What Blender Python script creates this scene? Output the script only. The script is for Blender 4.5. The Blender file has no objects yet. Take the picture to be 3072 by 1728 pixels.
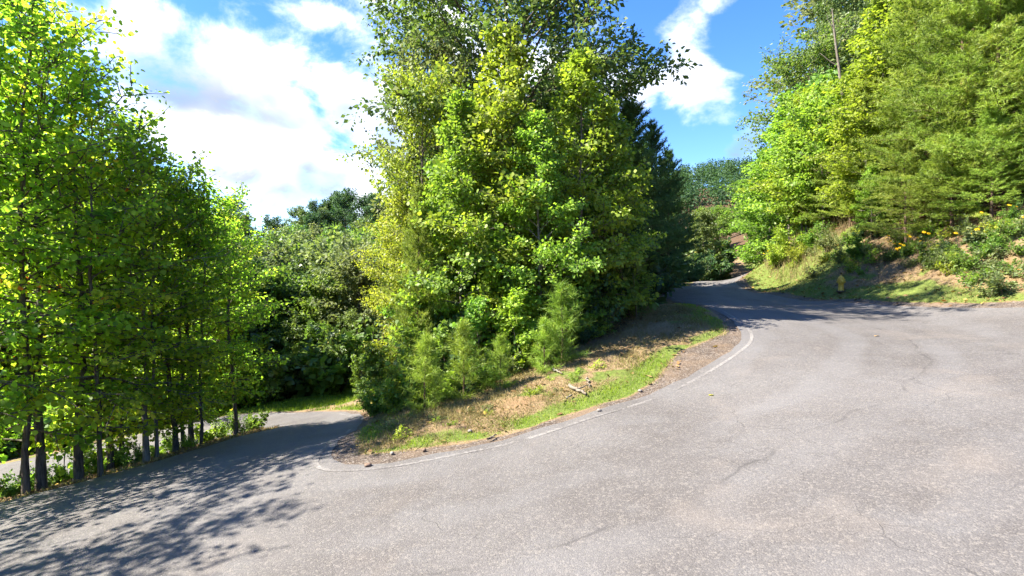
import bpy, math, random
import numpy as np
from mathutils import Vector, Matrix
from mathutils.geometry import delaunay_2d_cdt

# ------------------------------------------------------------------ camera, sky, sun, exposure
scene = bpy.context.scene
COL = scene.collection
EYE = 3.0                                   # eye height over the road under the camera (m)
FPX = 1024 * 20 / 36.0                      # focal length in pixels of a 1024 x 576 picture
cam_d = bpy.data.cameras.new('camera'); cam_d.lens = 20; cam_d.sensor_width = 36
cam_d.clip_start = 0.05; cam_d.clip_end = 6000
cam = bpy.data.objects.new('camera', cam_d); COL.objects.link(cam)
cam.location = (0, 0, EYE); cam.rotation_euler = (math.radians(90), 0, 0)
scene.camera = cam

SUN_EL = 46.0
SUN_BACK = 8.0                             # degrees behind the left-hand side (-X)
sa = math.radians(SUN_BACK); se = math.radians(SUN_EL)
SUN = Vector((-math.cos(sa) * math.cos(se), -math.sin(sa) * math.cos(se), math.sin(se)))

world = bpy.data.worlds.new('World'); scene.world = world; world.use_nodes = True
sun_d = bpy.data.lights.new('sun', 'SUN'); sun_d.energy = 2.9; sun_d.angle = math.radians(0.6)
sun_d.color = (1.0, 0.93, 0.82)
sun = bpy.data.objects.new('sun', sun_d); COL.objects.link(sun)
sun.location = (-40, -10, 50); sun.rotation_euler = SUN.to_track_quat('Z', 'Y').to_euler()

scene.view_settings.view_transform = 'Standard'
scene.view_settings.look = 'None'
scene.view_settings.gamma = 1.0
scene.view_settings.use_curve_mapping = False
scene.view_settings.exposure = 3.0
scene.cycles.max_bounces = 10
scene.cycles.diffuse_bounces = 7
scene.cycles.transmission_bounces = 6
scene.cycles.transparent_max_bounces = 4
scene.cycles.caustics_reflective = False; scene.cycles.caustics_refractive = False
scene.cycles.use_adaptive_sampling = True; scene.cycles.adaptive_threshold = .02
scene.cycles.use_denoising = True
scene.cycles.denoising_prefilter = 'ACCURATE'


def px_dir(px, py):
    v = Vector(((px - 512) / FPX, 1.0, (288 - py) / FPX)); return v.normalized()


def build_sky():
    nt = world.node_tree; N = nt.nodes; L = nt.links; N.clear()
    out = N.new('ShaderNodeOutputWorld'); bg = N.new('ShaderNodeBackground')
    bg.inputs['Strength'].default_value = 0.15
    L.new(bg.outputs[0], out.inputs[0])
    sky = N.new('ShaderNodeTexSky'); sky.sky_type = 'NISHITA'; sky.sun_disc = False
    sky.sun_elevation = math.radians(SUN_EL)
    sky.sun_rotation = math.atan2(SUN.x, SUN.y)
    sky.altitude = 600; sky.air_density = 1.0; sky.dust_density = 0.15; sky.ozone_density = 3.0
    tc = N.new('ShaderNodeTexCoord')

    def math_(op, a, b=None, c=None):
        n = N.new('ShaderNodeMath'); n.operation = op
        for i, v in enumerate((a, b, c)):
            if v is None: continue
            if isinstance(v, (int, float)): n.inputs[i].default_value = v
            else: L.new(v, n.inputs[i])
        return n.outputs[0]
    hs = N.new('ShaderNodeHueSaturation'); hs.inputs['Saturation'].default_value = 1.28; hs.inputs['Hue'].default_value = .513
    hs.inputs['Value'].default_value = 0.325
    L.new(sky.outputs[0], hs.inputs['Color'])
    sep = N.new('ShaderNodeSeparateXYZ'); L.new(tc.outputs['Generated'], sep.inputs[0])
    az = math_('ARCTAN2', sep.outputs['X'], sep.outputs['Y'])
    el = math_('ARCSINE', sep.outputs['Z'])
    blobs = [  # pixel centre, half length, half width (px), tilt (deg, + = up to the right), weight
        (215, 88, 110, 56, -28, 1.0), (285, 120, 105, 62, -40, 1.0), (330, 165, 90, 45, -15, .9),
        (300, 8, 75, 20, -10, .6), (372, 35, 45, 45, 0, .7), (240, 160, 90, 45, -35, .85),
        (82, 40, 45, 10, -30, .38), (690, 62, 32, 58, 12, .75), (735, 152, 36, 15, 35, .55),
        (560, 90, 90, 60, 0, .6), (715, 0, 40, 22, 10, .4), (400, 120, 50, 70, 0, .8), (345, 110, 60, 50, -20, .9), (470, 60, 60, 60, 0, .6)]
    total = None
    for (bx, by, l, w, tilt, wt) in blobs:
        d = px_dir(bx, by); a0 = math.atan2(d.x, d.y); e0 = math.asin(d.z)
        k = 1.0 / FPX / (1 + ((bx - 512) / FPX) ** 2) ** 0.6
        ct, st = math.cos(math.radians(tilt)), math.sin(math.radians(tilt))
        da = math_('SUBTRACT', az, a0); de = math_('SUBTRACT', el, e0)
        u = math_('MULTIPLY', math_('ADD', math_('MULTIPLY', da, ct), math_('MULTIPLY', de, st)), 1 / (l * k))
        v = math_('MULTIPLY', math_('SUBTRACT', math_('MULTIPLY', de, ct), math_('MULTIPLY', da, st)), 1 / (w * k))
        r2 = math_('ADD', math_('MULTIPLY', u, u), math_('MULTIPLY', v, v))
        g = math_('MULTIPLY', math_('POWER', 2.718, math_('MULTIPLY', r2, -0.9)), wt)
        total = g if total is None else math_('MAXIMUM', total, g)

    def fbm(scale, seed, detail=8, rough=.58, off=None):
        mp = N.new('ShaderNodeMapping'); mp.inputs['Location'].default_value = off or (seed, seed * .7, seed * 1.3)
        mp.inputs['Scale'].default_value = (1, 1, 1.5)
        L.new(tc.outputs['Generated'], mp.inputs['Vector'])
        n = N.new('ShaderNodeTexNoise'); n.inputs['Scale'].default_value = scale
        n.inputs['Detail'].default_value = detail; n.inputs['Roughness'].default_value = rough
        n.inputs['Distortion'].default_value = .25
        L.new(mp.outputs[0], n.inputs['Vector']); return n.outputs['Fac']
    n1 = fbm(6.2, 3.1, 10, .6)
    base = math_('ADD', math_('MULTIPLY', total, 1.0), math_('MULTIPLY', math_('SUBTRACT', n1, .5), 2.3))
    # scattered cloud over the rest of the sky
    n0 = fbm(2.2, 8.4, 3, .5)
    base = math_('ADD', base, math_('MULTIPLY', math_('SUBTRACT', n0, .47), 1.0))

    def ramp(val, lo, hi):
        m = N.new('ShaderNodeMapRange'); m.interpolation_type = 'SMOOTHSTEP'
        m.inputs['From Min'].default_value = lo; m.inputs['From Max'].default_value = hi
        L.new(val, m.inputs['Value']); return m.outputs[0]
    dens = ramp(base, .24, .95)
    # thickness makes a cloud's underside blue grey: thick and low parts
    n2 = fbm(4.2, 5.3, 3, .45)
    thick = ramp(math_('ADD', math_('MULTIPLY', dens, .55), math_('ADD', math_('MULTIPLY', math_('SUBTRACT', n2, .5), 1.9), math_('MULTIPLY', math_('SUBTRACT', n1, .5), -1.2))), -.05, .55)
    low = ramp(el, .46, .26)
    shade = math_('MULTIPLY', thick, low)
    cc = N.new('ShaderNodeMix'); cc.data_type = 'RGBA'
    cc.inputs['A'].default_value = (2.4, 2.37, 2.35, 1); cc.inputs['B'].default_value = (.42, .51, .70, 1)
    L.new(shade, cc.inputs['Factor'])
    mx = N.new('ShaderNodeMix'); mx.data_type = 'RGBA'
    L.new(dens, mx.inputs['Factor']); L.new(hs.outputs[0], mx.inputs['A']); L.new(cc.outputs['Result'], mx.inputs['B'])
    L.new(mx.outputs['Result'], bg.inputs['Color'])


build_sky()

# ------------------------------------------------------------------ terrain as a smooth function
def W(px, py, d):
    return ((px - 512) / FPX * d, d, EYE + (288 - py) / FPX * d)


CTRL = [(0, 0, 0), (-5, 3, -.55), (5, 2, .62), (5, 7, .85), (-6, 7, -.6), (0, -8, -.2), (-10, -6, -1.4), (12, -5, 1.3),
        (12, 6, 1.75), (20, -4, 2.6), (18, 8, 2.6), (0, 5, .12),
        W(752, 335, 15.5), W(735, 318, 17.5), W(700, 304, 21.5), W(664, 290, 30), W(672, 287, 35), W(700, 281, 43),
        W(747, 274.5, 54), W(723, 364, 13.3), W(692, 382, 12.4), W(656, 399, 11.7), W(596, 417, 10.8), W(517, 443, 10),
        W(397, 467, 9.3), W(330, 472, 9.4), W(316, 463, 9.9), W(346, 435, 13.5), W(355, 424, 16.5), W(350, 416, 19),
        W(318, 413.5, 21.5), W(274, 413, 24), W(220, 418, 24.5), W(150, 432, 24), W(60, 452, 22.5), W(-60, 480, 20),
        W(286, 426, 17), W(238, 437, 15.5), W(159, 461, 13.5), W(79, 483, 12.3), W(0, 503, 11.2), W(-80, 523, 10.2),
        W(246, 433, 18), W(185, 450, 17.5), W(100, 474, 15.5), W(40, 490, 14.5), W(-60, 515, 13.3),
        W(1024, 309, 16), W(954, 307.5, 18), W(875, 305, 20.5), W(827, 301.5, 23), W(775, 295.5, 27), W(739, 288, 32),
        W(731, 284, 38), (19.5, 41.5, 3.55), (31, 50, 4.6),
        # island
        W(420, 405, 13.2), W(470, 396, 13.6), W(560, 362, 14.6), W(600, 345, 15.8), W(640, 308, 20), (-2, 18, .15), (3, 22, 1.7),
        # right bank
        W(1024, 213, 20.5), W(1024, 285, 17.6), W(940, 230, 23.5), W(940, 290, 20), W(841, 292, 24.7), W(850, 235, 29.5), W(790, 245, 36),
        W(790, 284, 31), W(760, 266, 37.5), W(748, 273, 39.5), (24, 40, 7.6), (30, 30, 10.5), (38, 20, 13), (30, 10, 9), (45, 45, 16), (32, 60, 8.5),
        # behind the lower bend, the valley and the hill opposite
        W(340, 399, 26), W(290, 400, 28), (-5, 32, -1.9), (-12, 32, -3.6), (-20, 32, -4.8), (-16, 52, -6.4), (-30, 50, -8),
        (-40, 80, -5), (-18, 80, -3.5), (-40, 112, 3.5), (-20, 115, 6), (-60, 150, 12), (-20, 150, 15), (10, 130, 9),
        (-22, 18, -4.5), (-30, 10, -5.8), (-30, 30, -6.6), (-60, 30, -8), (-60, 0, -8), (-14, 4, -2.6), (-18, 10, -3.6),
        (2, 40, .6), (5, 60, 1.5), (14, 70, 4), (0, 85, 2), (25, 90, 8), (50, 90, 18), (60, 20, 19), (70, 60, 22),
        (60, -30, 12), (0, -40, -1), (-50, -50, -8), (30, -30, 6), (-110, 90, 6), (-120, 0, -4), (60, 160, 22), (20, 180, 18), (-60, 200, 16)]
CTRL = np.array(CTRL, float)


def _k(r2):
    return np.where(r2 > 1e-12, .5 * r2 * np.log(np.maximum(r2, 1e-12)), 0.0)


_xy = CTRL[:, :2] / 30.0
_n = len(_xy)
_A = np.zeros((_n + 3, _n + 3))
_d2 = ((_xy[:, None] - _xy[None]) ** 2).sum(-1)
_A[:_n, :_n] = _k(_d2) + np.eye(_n) * 4e-4
_A[:_n, _n] = 1; _A[:_n, _n + 1:] = _xy
_A[_n:, :_n] = _A[:_n, _n:].T
_w = np.linalg.solve(_A, np.concatenate([CTRL[:, 2], np.zeros(3)]))


def _sm(x, a, b):
    t = np.clip((x - a) / (b - a), 0, 1); return t * t * (3 - 2 * t)


def height(x, y):
    x = np.atleast_1d(np.asarray(x, float)); y = np.atleast_1d(np.asarray(y, float))
    shp = x.shape; x = x.ravel(); y = y.ravel(); z = np.empty(len(x))
    for i in range(0, len(x), 20000):
        q = np.stack([x[i:i + 20000], y[i:i + 20000]], 1) / 30.0
        d2 = ((q[:, None] - _xy[None]) ** 2).sum(-1)
        z[i:i + 20000] = _k(d2) @ _w[:_n] + _w[_n] + q @ _w[_n + 1:]
    r = np.hypot(x, y - 40)
    far = 14 + 10 * np.sin(x / 170 + 1) * np.cos(y / 210) + 48 * np.exp(-(((x - 125) / 110) ** 2 + ((y - 330) / 90) ** 2))
    w = _sm(r, 110, 190)
    return (np.clip(z, -12, 40) * (1 - w) + far * w).reshape(shp)


def H1(x, y):
    return float(height([x], [y])[0])


def hit(px, py, lo=4.0, hi=160.0):
    """ground point seen at a pixel: first place where the ray meets the terrain"""
    d = np.arange(lo, hi, .08)
    x = (px - 512) / FPX * d; z = EYE + (288 - py) / FPX * d
    below = np.nonzero(height(x, d) >= z)[0]
    i = below[0] if len(below) else len(d) - 1
    return float(x[i]), float(d[i])


def chaikin(p, n=2, closed=False):
    p = np.asarray(p, float)
    for _ in range(n):
        if closed:
            q = np.roll(p, -1, 0); p = np.stack([.75 * p + .25 * q, .25 * p + .75 * q], 1).reshape(-1, 2)
        else:
            q = np.stack([.75 * p[:-1] + .25 * p[1:], .25 * p[:-1] + .75 * p[1:]], 1).reshape(-1, 2)
            p = np.concatenate([p[:1], q, p[-1:]])
    return p


def resample(p, step):
    s = np.concatenate([[0], np.cumsum(np.hypot(*np.diff(p, axis=0).T))])
    t = np.linspace(0, s[-1], max(2, int(s[-1] / step)))
    return np.stack([np.interp(t, s, p[:, 0]), np.interp(t, s, p[:, 1])], 1)


def wxy(l): return [W(*a)[:2] for a in l]


def offset(p, d):
    t = np.gradient(p, axis=0); t /= np.maximum(np.hypot(t[:, 0], t[:, 1]), 1e-9)[:, None]
    return p + np.stack([-t[:, 1], t[:, 0]], 1) * d


# the white edge line round the island, from the upper far bend to the lower bend
LINE = wxy([(747, 274.5, 54), (720, 278, 48), (700, 281, 43), (672, 287, 35), (664, 290, 30), (676, 295, 26), (700, 304, 21.5),
            (722, 312, 18.7), (735, 318, 17.5), (747, 327, 16.3), (752.5, 335, 15.5), (751, 342, 14.8), (743, 350, 14.2), (723, 364, 13.3), (692, 382, 12.4), (656, 399, 11.7),
            (596, 417, 10.8), (517, 443, 10), (450, 457, 9.6), (397, 467, 9.3), (356, 471.5, 9.3), (332, 471.5, 9.4), (318, 468, 9.6), (315, 462, 9.95), (320, 455, 10.6),
            (330, 447, 11.7), (346, 435, 13.5), (355, 424, 16.5), (354, 419, 18.2), (342, 415, 20), (318, 413.5, 21.5), (274, 413, 24), (220, 418, 24.5)])
LINE = resample(chaikin(LINE, 3), .15)
_o = offset(LINE, .24)
_i = np.argmin(np.abs(LINE[:, 0]) + (LINE[:, 1] > 14) * 99)        # in front of the island the wood lies beyond the line
INNER = resample(_o if _o[_i, 1] > LINE[_i, 1] else offset(LINE, -.24), .3)    # asphalt ends a little past the line
REST = wxy([(150, 432, 24), (60, 452, 22.5), (-60, 480, 20)]) + [(-34, 14), (-33, 7)] + wxy([(-160, 540, 12.2), (-60, 515, 13.3), (40, 490, 14.5), (100, 474, 15.5),
            (185, 450, 17.5), (246, 433, 18), (280, 427.2, 17.4), (286, 426, 17), (276, 428, 16.6), (238, 437, 15.5), (159, 461, 13.5), (79, 483, 12.3), (0, 503, 11.2), (-80, 523, 10.2)]) + \
    [(-10.4, 6), (-10, 1), (-8.5, -6), (-3, -11), (6, -13), (15, -11), (21, -5), (22, 2), (20, 8), (17, 13)] + \
    wxy([(1024, 309, 16), (954, 307.5, 18), (875, 305, 20.5), (827, 301.5, 23), (775, 295.5, 27), (739, 288, 32), (731, 284, 38)]) + [(19.5, 41.5), (24, 46), (31, 50), (33, 54), (28, 57)]
REST = resample(chaikin(REST, 2), .35)
ROAD = np.concatenate([resample(INNER, .4), REST])


def poly_sd(x, y, P):
    """signed distance to the polygon, positive outside"""
    x = np.ravel(x); y = np.ravel(y); out = np.empty(len(x))
    A = P; B = np.roll(P, -1, 0); E = B - A; l2 = np.maximum((E ** 2).sum(1), 1e-12)
    for i in range(0, len(x), 8000):
        X = x[i:i + 8000, None]; Y = y[i:i + 8000, None]
        t = np.clip(((X - A[:, 0]) * E[:, 0] + (Y - A[:, 1]) * E[:, 1]) / l2, 0, 1)
        d = np.hypot(X - A[:, 0] - t * E[:, 0], Y - A[:, 1] - t * E[:, 1]).min(1)
        c = ((A[:, 1] > Y) != (B[:, 1] > Y)) & (X < E[:, 0] * (Y - A[:, 1]) / np.where(E[:, 1] == 0, 1e-12, E[:, 1]) + A[:, 0])
        ins = c.sum(1) % 2 == 1
        out[i:i + 8000] = np.where(ins, -d, d)
    return out


_rs = np.random.RandomState(5)
_lat = _rs.rand(64, 64)


def vnoise(x, y, s):
    """smooth value noise, 0..1"""
    u = np.asarray(x) / s; v = np.asarray(y) / s
    i = np.floor(u).astype(int); j = np.floor(v).astype(int); fu = u - i; fv = v - j
    fu = fu * fu * (3 - 2 * fu); fv = fv * fv * (3 - 2 * fv)
    g = lambda a, b: _lat[a % 64, b % 64]
    return (g(i, j) * (1 - fu) + g(i + 1, j) * fu) * (1 - fv) + (g(i, j + 1) * (1 - fu) + g(i + 1, j + 1) * fu) * fv


ISLAND = resample(np.array([W(640, 300, 22)[:2], (4.6, 19.8), (4.2, 18.0), (3.2, 16.4), (1.2, 15.4), (-1.0, 14.7), (-2.6, 14.4), (-3.9, 16), (-4.9, 20), (-6, 24), (0, 30), (7, 30)]), .5)  # wooded part


def zones(x, y):
    """weights of gravel, green grass, bare dirt and leaf litter on the ground"""
    x = np.ravel(x); y = np.ravel(y)
    sd = poly_sd(x, y, ROAD)
    n = vnoise(x, y, .9) * .6 + vnoise(x, y, .35) * .4; nb = vnoise(x + 9, y, 2.6)
    right = _sm(x - (6.5 + (y - 15) * .28), 0, 2) * (y < 60)
    nose = np.exp(-(((x - 4.6) / 1.9) ** 2 + ((y - 14.3) / 1.6) ** 2))
    tip = np.exp(-(((x + 2.6) / 1.5) ** 2 + ((y - 10.3) / 1.1) ** 2))
    left = (x < -4.6) * (y < 19)
    gw = .05 + .28 * n + .75 * nose + .35 * tip - .3 * left + .35 * right
    gravel = 1 - _sm(sd, gw - .12, gw + .16)
    gr_w = .05 + .75 * nb - .1 * nose + .8 * right
    grass = _sm(sd, gw - .1, gw + .2) * (1 - _sm(sd, gw + gr_w - .3, gw + gr_w + .7))
    grass *= _sm(n + .25 * (nb - .5) + .35 * right, .26, .5)
    wood = _sm(-poly_sd(x, y, ISLAND), -.3, .6)
    lowbend = np.exp(-(((x + 8) / 5.5) ** 2 + ((y - 26) / 2.6) ** 2))
    grass = np.maximum(grass * (1 - .75 * left), _sm(lowbend, .35, .6))
    grass = np.maximum(grass, _sm(n, .60, .78) * (1 - _sm(sd, 2.5, 5)) * .7)
    edge = np.exp(-(((x - 15.5) / 3.2) ** 2 + ((y - 31) / 5) ** 2))
    grass = np.maximum(grass, _sm(edge * (.6 + n), .35, .7))
    litter = np.clip(np.maximum(wood, np.maximum(right * _sm(sd, 3.2 + nb, 5.5 + nb), _sm(sd, 6, 9))), 0, 1)
    litter = np.maximum(litter, left * .8)
    grass = grass * (1 - .85 * wood) * (1 - gravel)
    far_r = _sm(x, 14.6, 16) * (y < 20.5) * (1 - _sm(sd, 4, 6))         # bare red earth beside the road
    grass = grass * (1 - .8 * far_r); litter = np.clip(litter, .25 * right, 1) * (1 - .35 * far_r)
    return sd, gravel, np.clip(grass, 0, 1), litter


_zx0, _zx1, _zy0, _zy1, _zs = -20.0, 31.0, -10.0, 46.0, .12
_zX, _zY = np.meshgrid(np.arange(_zx0, _zx1, _zs), np.arange(_zy0, _zy1, _zs))
_zg = [a.reshape(_zX.shape) for a in zones(_zX, _zY)]


def zq(x, y):
    i = np.clip(((np.asarray(y) - _zy0) / _zs + .5).astype(int), 0, _zX.shape[0] - 1)
    j = np.clip(((np.asarray(x) - _zx0) / _zs + .5).astype(int), 0, _zX.shape[1] - 1)
    return [a[i, j] for a in _zg]


# ------------------------------------------------------------------ node helpers
class NT:
    def __init__(s, name):
        s.m = bpy.data.materials.new(name); s.m.use_nodes = True
        s.t = s.m.node_tree; s.N = s.t.nodes; s.L = s.t.links; s.N.clear()
        s.out = s.N.new('ShaderNodeOutputMaterial')
    def node(s, typ, ins=None, **kw):
        n = s.N.new(typ)
        for k, v in kw.items(): setattr(n, k, v)
        for k, v in (ins or {}).items():
            if isinstance(v, bpy.types.NodeSocket): s.L.new(v, n.inputs[k])
            else: n.inputs[k].default_value = v
        return n
    def math(s, op, a, b=0.0):
        return s.node('ShaderNodeMath', {0: a, 1: b}, operation=op).outputs[0]
    def mix(s, f, a, b, mode='MIX'):
        n = s.N.new('ShaderNodeMix'); n.data_type = 'RGBA'; n.blend_type = mode
        for k, v in (('Factor', f), ('A', a), ('B', b)):
            if isinstance(v, bpy.types.NodeSocket): s.L.new(v, n.inputs[k])
            else: n.inputs[k].default_value = v if not isinstance(v, tuple) else (v + (1,) if len(v) == 3 else v)
        return n.outputs['Result']
    def rng(s, v, a, b, c=0.0, d=1.0):
        return s.node('ShaderNodeMapRange', {'Value': v, 'From Min': a, 'From Max': b, 'To Min': c, 'To Max': d}, interpolation_type='SMOOTHSTEP').outputs[0]
    def noise(s, vec, scale, detail=4, rough=.55, dist=0.0):
        return s.node('ShaderNodeTexNoise', {'Vector': vec, 'Scale': scale, 'Detail': detail, 'Roughness': rough, 'Distortion': dist}).outputs['Fac']
    def attr(s, name, out='Fac'):
        return s.node('ShaderNodeAttribute', attribute_name=name).outputs[out]
    def obj(s):
        return s.node('ShaderNodeTexCoord').outputs['Object']
    def bsdf(s, col, rough=.9, spec=.25, normal=None):
        ins = {'Base Color': col, 'Roughness': rough, 'Specular IOR Level': spec}
        if normal is not None: ins['Normal'] = normal
        b = s.node('ShaderNodeBsdfPrincipled', ins); s.L.new(b.outputs[0], s.out.inputs[0]); return b
    def bump(s, h, dist, strength=1.0):
        return s.node('ShaderNodeBump', {'Height': h, 'Distance': dist, 'Strength': strength}).outputs[0]


def c3(r, g, b): return (r, g, b, 1)


def asphalt_nodes(t, vec):
    lane = t.attr('lane')
    big = t.noise(vec, .28, 5, .6); mid = t.noise(vec, 1.3, 5, .6)
    tex = t.noise(vec, 9, 6, .7)
    vor = t.node('ShaderNodeTexVoronoi', {'Vector': vec, 'Scale': 62.0}, feature='F1')
    vor2 = t.node('ShaderNodeTexVoronoi', {'Vector': vec, 'Scale': 30.0}, feature='F1')
    base = t.mix(t.rng(big, .32, .68), c3(.090, .080, .073), c3(.136, .126, .119))
    base = t.mix(t.math('MULTIPLY', t.rng(mid, .45, .75), .5), base, c3(.150, .144, .140))
    stone = t.node('ShaderNodeSeparateColor', {0: vor.outputs['Color']})
    sp = t.rng(stone.outputs[0], .62, .95)
    stone2 = t.node('ShaderNodeSeparateColor', {0: vor2.outputs['Color']})
    sp2 = t.rng(stone2.outputs[0], .8, .95)
    base = t.mix(t.math('MULTIPLY', sp, .32), base, c3(.26, .235, .205))
    base = t.mix(t.math('MULTIPLY', sp2, .30), base, c3(.27, .24, .205))
    dk = t.rng(stone.outputs[1], .70, .9)
    base = t.mix(t.math('MULTIPLY', dk, .38), base, c3(.050, .045, .041))
    base = t.mix(t.math('MULTIPLY', t.rng(tex, .58, .75), .35), base, c3(.07, .066, .062))
    wob = t.math('ADD', lane, t.math('MULTIPLY', t.math('SUBTRACT', t.noise(vec, .35, 3), .5), 1.6))
    trk = t.rng(t.math('SINE', t.math('MULTIPLY', wob, 3.5)), .1, .95)
    base = t.mix(t.math('MULTIPLY', trk, t.rng(t.noise(vec, .22, 3), .35, .7, .05, .28)), base, c3(.185, .18, .178))
    seam = t.math('MULTIPLY', t.rng(t.math('ABSOLUTE', t.math('SUBTRACT', wob, 3.6)), .05, .012), t.rng(t.noise(vec, .9, 3), .45, .6))
    base = t.mix(t.math('MULTIPLY', seam, .45), base, c3(.045, .042, .04))
    stain = t.rng(t.noise(vec, .8, 5, .7, 1.0), .62, .74)
    base = t.mix(t.math('MULTIPLY', stain, .35), base, c3(.075, .068, .062))
    # cracks: thin wandering joints, only in places
    wv = t.node('ShaderNodeMix', {'Factor': .93, 'A': vec}, data_type='VECTOR')
    nv = t.node('ShaderNodeTexNoise', {'Vector': vec, 'Scale': 1.4, 'Detail': 5.0})
    add = t.node('ShaderNodeVectorMath', {0: vec, 1: nv.outputs['Color']}, operation='ADD').outputs[0]
    cr = t.node('ShaderNodeTexVoronoi', {'Vector': add, 'Scale': .42}, feature='DISTANCE_TO_EDGE').outputs['Distance']
    crm = t.math('MULTIPLY', t.rng(cr, .007, .001), t.rng(t.noise(vec, .55, 2), .50, .60))
    cr2 = t.node('ShaderNodeTexVoronoi', {'Vector': add, 'Scale': 1.7}, feature='DISTANCE_TO_EDGE').outputs['Distance']
    crm2 = t.math('MULTIPLY', t.rng(cr2, .03, .008), t.rng(t.noise(vec, .4, 2, .5, .3), .58, .66))
    crk = t.math('MAXIMUM', crm, t.math('MULTIPLY', crm2, .6))
    base = t.mix(t.math('MULTIPLY', crk, .34), base, c3(.035, .032, .03))
    # tyre tracks and dusty patches
    dust = t.rng(t.noise(vec, .5, 4, .6, .6), .55, .75)
    base = t.mix(t.math('MULTIPLY', dust, .35), base, c3(.215, .182, .152))
    base = t.mix(1.0, base, (.76, .765, .775), 'MULTIPLY')
    h = t.math('SUBTRACT', t.math('MULTIPLY', vor.outputs['Distance'], -1.0), t.math('MULTIPLY', crk, .8))
    return base, h


def mat_asphalt():
    t = NT('asphalt'); v = t.obj(); base, h = asphalt_nodes(t, v)
    t.bsdf(base, .82, .35, t.bump(h, .006, .8)); return t.m


def mat_line():
    t = NT('worn_line_paint'); v = t.obj(); base, h = asphalt_nodes(t, v)
    w = t.rng(t.math('ADD', t.math('MULTIPLY', t.noise(v, 14, 6, .75), .75), t.math('MULTIPLY', t.noise(v, .45, 3), .65)), .58, .86)
    t.bsdf(t.mix(t.math('MULTIPLY', w, .62), base, c3(.27, .255, .235)), .8, .3, t.bump(h, .005, .6)); return t.m


def mat_ground():
    t = NT('roadside_ground'); v = t.obj()
    gv, gs, lt = t.attr('gravel'), t.attr('grass'), t.attr('litter')
    n1 = t.noise(v, 2.2, 6, .65); n2 = t.noise(v, 12, 6, .7); n3 = t.noise(v, 45, 4, .7); n0 = t.noise(v, .5, 3)
    dirt = t.mix(t.rng(n1, .35, .7), c3(.205, .135, .072), c3(.27, .195, .112))
    dirt = t.mix(t.math('MULTIPLY', t.rng(n0, .54, .72), .45), dirt, c3(.265, .145, .068))
    straw = t.rng(n2, .45, .68)
    dirt = t.mix(t.math('MULTIPLY', straw, .6), dirt, c3(.27, .20, .108))
    dirt = t.mix(t.math('MULTIPLY', t.rng(n3, .52, .75), .65), dirt, c3(.10, .062, .035))
    lit = t.mix(t.rng(n2, .35, .7), c3(.062, .040, .023), c3(.135, .086, .050))
    lit = t.mix(t.math('MULTIPLY', t.rng(n3, .5, .72), .7), lit, c3(.035, .02, .012))
    lit = t.mix(t.math('MULTIPLY', t.rng(n1, .52, .68), .5), lit, c3(.155, .088, .046))
    vor = t.node('ShaderNodeTexVoronoi', {'Vector': v, 'Scale': 38.0}, feature='F1')
    st = t.node('ShaderNodeSeparateColor', {0: vor.outputs['Color']})
    grv = t.mix(t.rng(n1, .35, .7), c3(.092, .070, .054), c3(.148, .113, .085))
    grv = t.mix(t.math('MULTIPLY', t.rng(st.outputs[0], .6, .95), .7), grv, c3(.25, .22, .19))
    grv = t.mix(t.math('MULTIPLY', t.rng(st.outputs[1], .7, .9), .7), grv, c3(.045, .037, .031))
    grv = t.mix(t.math('MULTIPLY', t.rng(n0, .48, .66), .8), grv, c3(.20, .142, .092))
    grs = t.mix(t.rng(n2, .35, .7), c3(.085, .12, .025), c3(.17, .205, .045))
    col = t.mix(lt, dirt, lit)
    col = t.mix(t.rng(t.math('ADD', gs, t.math('MULTIPLY', t.math('SUBTRACT', n2, .5), .7)), .35, .65), col, grs)
    col = t.mix(t.rng(t.math('ADD', gv, t.math('MULTIPLY', t.math('SUBTRACT', n2, .5), .6)), .35, .65), col, grv)
    col = t.mix(1.0, col, (.92, .92, .92), 'MULTIPLY')
    h = t.math('ADD', t.math('MULTIPLY', n2, .7), t.math('MULTIPLY', n3, .5))
    t.bsdf(col, .95, .15, t.bump(h, .06, .9)); return t.m


def mat_bark(name, a, b, scale=14):
    t = NT(name); v = t.obj()
    mp = t.node('ShaderNodeMapping', {'Vector': v, 'Scale': (1, 1, .18)}).outputs[0]
    n = t.noise(mp, scale, 6, .7, .3); n2 = t.noise(v, 2.2, 4)
    col = t.mix(t.rng(n, .35, .68), a, b)
    col = t.mix(t.math('MULTIPLY', t.rng(n2, .5, .72), .45), col, c3(.23, .24, .19))
    t.bsdf(col, .92, .15, t.bump(n, .03, .8)); return t.m


def mat_leaf(name, dark, mid, bright, accent, accent_at=.97, trans=.42, rough=.5, spec=.34, tboost=1.35):
    t = NT(name)
    r = t.node('ShaderNodeValToRGB', {'Fac': t.attr('tint')})
    e = r.color_ramp.elements
    e[0].position = 0; e[0].color = dark; e[1].position = .5; e[1].color = mid
    for p, c in ((accent_at - .03, bright), (accent_at, accent)):
        x = e.new(p); x.color = c
    oi = t.node('ShaderNodeObjectInfo').outputs['Random']
    hs = t.node('ShaderNodeHueSaturation', {'Color': r.outputs[0], 'Hue': t.rng(oi, 0, 1, .488, .512), 'Value': t.rng(t.math('FRACT', t.math('MULTIPLY', oi, 7.31)), 0, 1, .84, 1.16)})
    col = hs.outputs[0]
    b = t.node('ShaderNodeBsdfPrincipled', {'Base Color': col, 'Roughness': rough, 'Specular IOR Level': spec})
    tc = t.mix(1.0, col, (.95 * tboost, 1.0 * tboost, .5 * tboost), 'MULTIPLY')
    tr = t.node('ShaderNodeBsdfTranslucent', {'Color': tc})
    m = t.node('ShaderNodeMixShader', {0: trans, 1: b.outputs[0], 2: tr.outputs[0]})
    t.L.new(m.outputs[0], t.out.inputs[0]); return t.m


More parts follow.
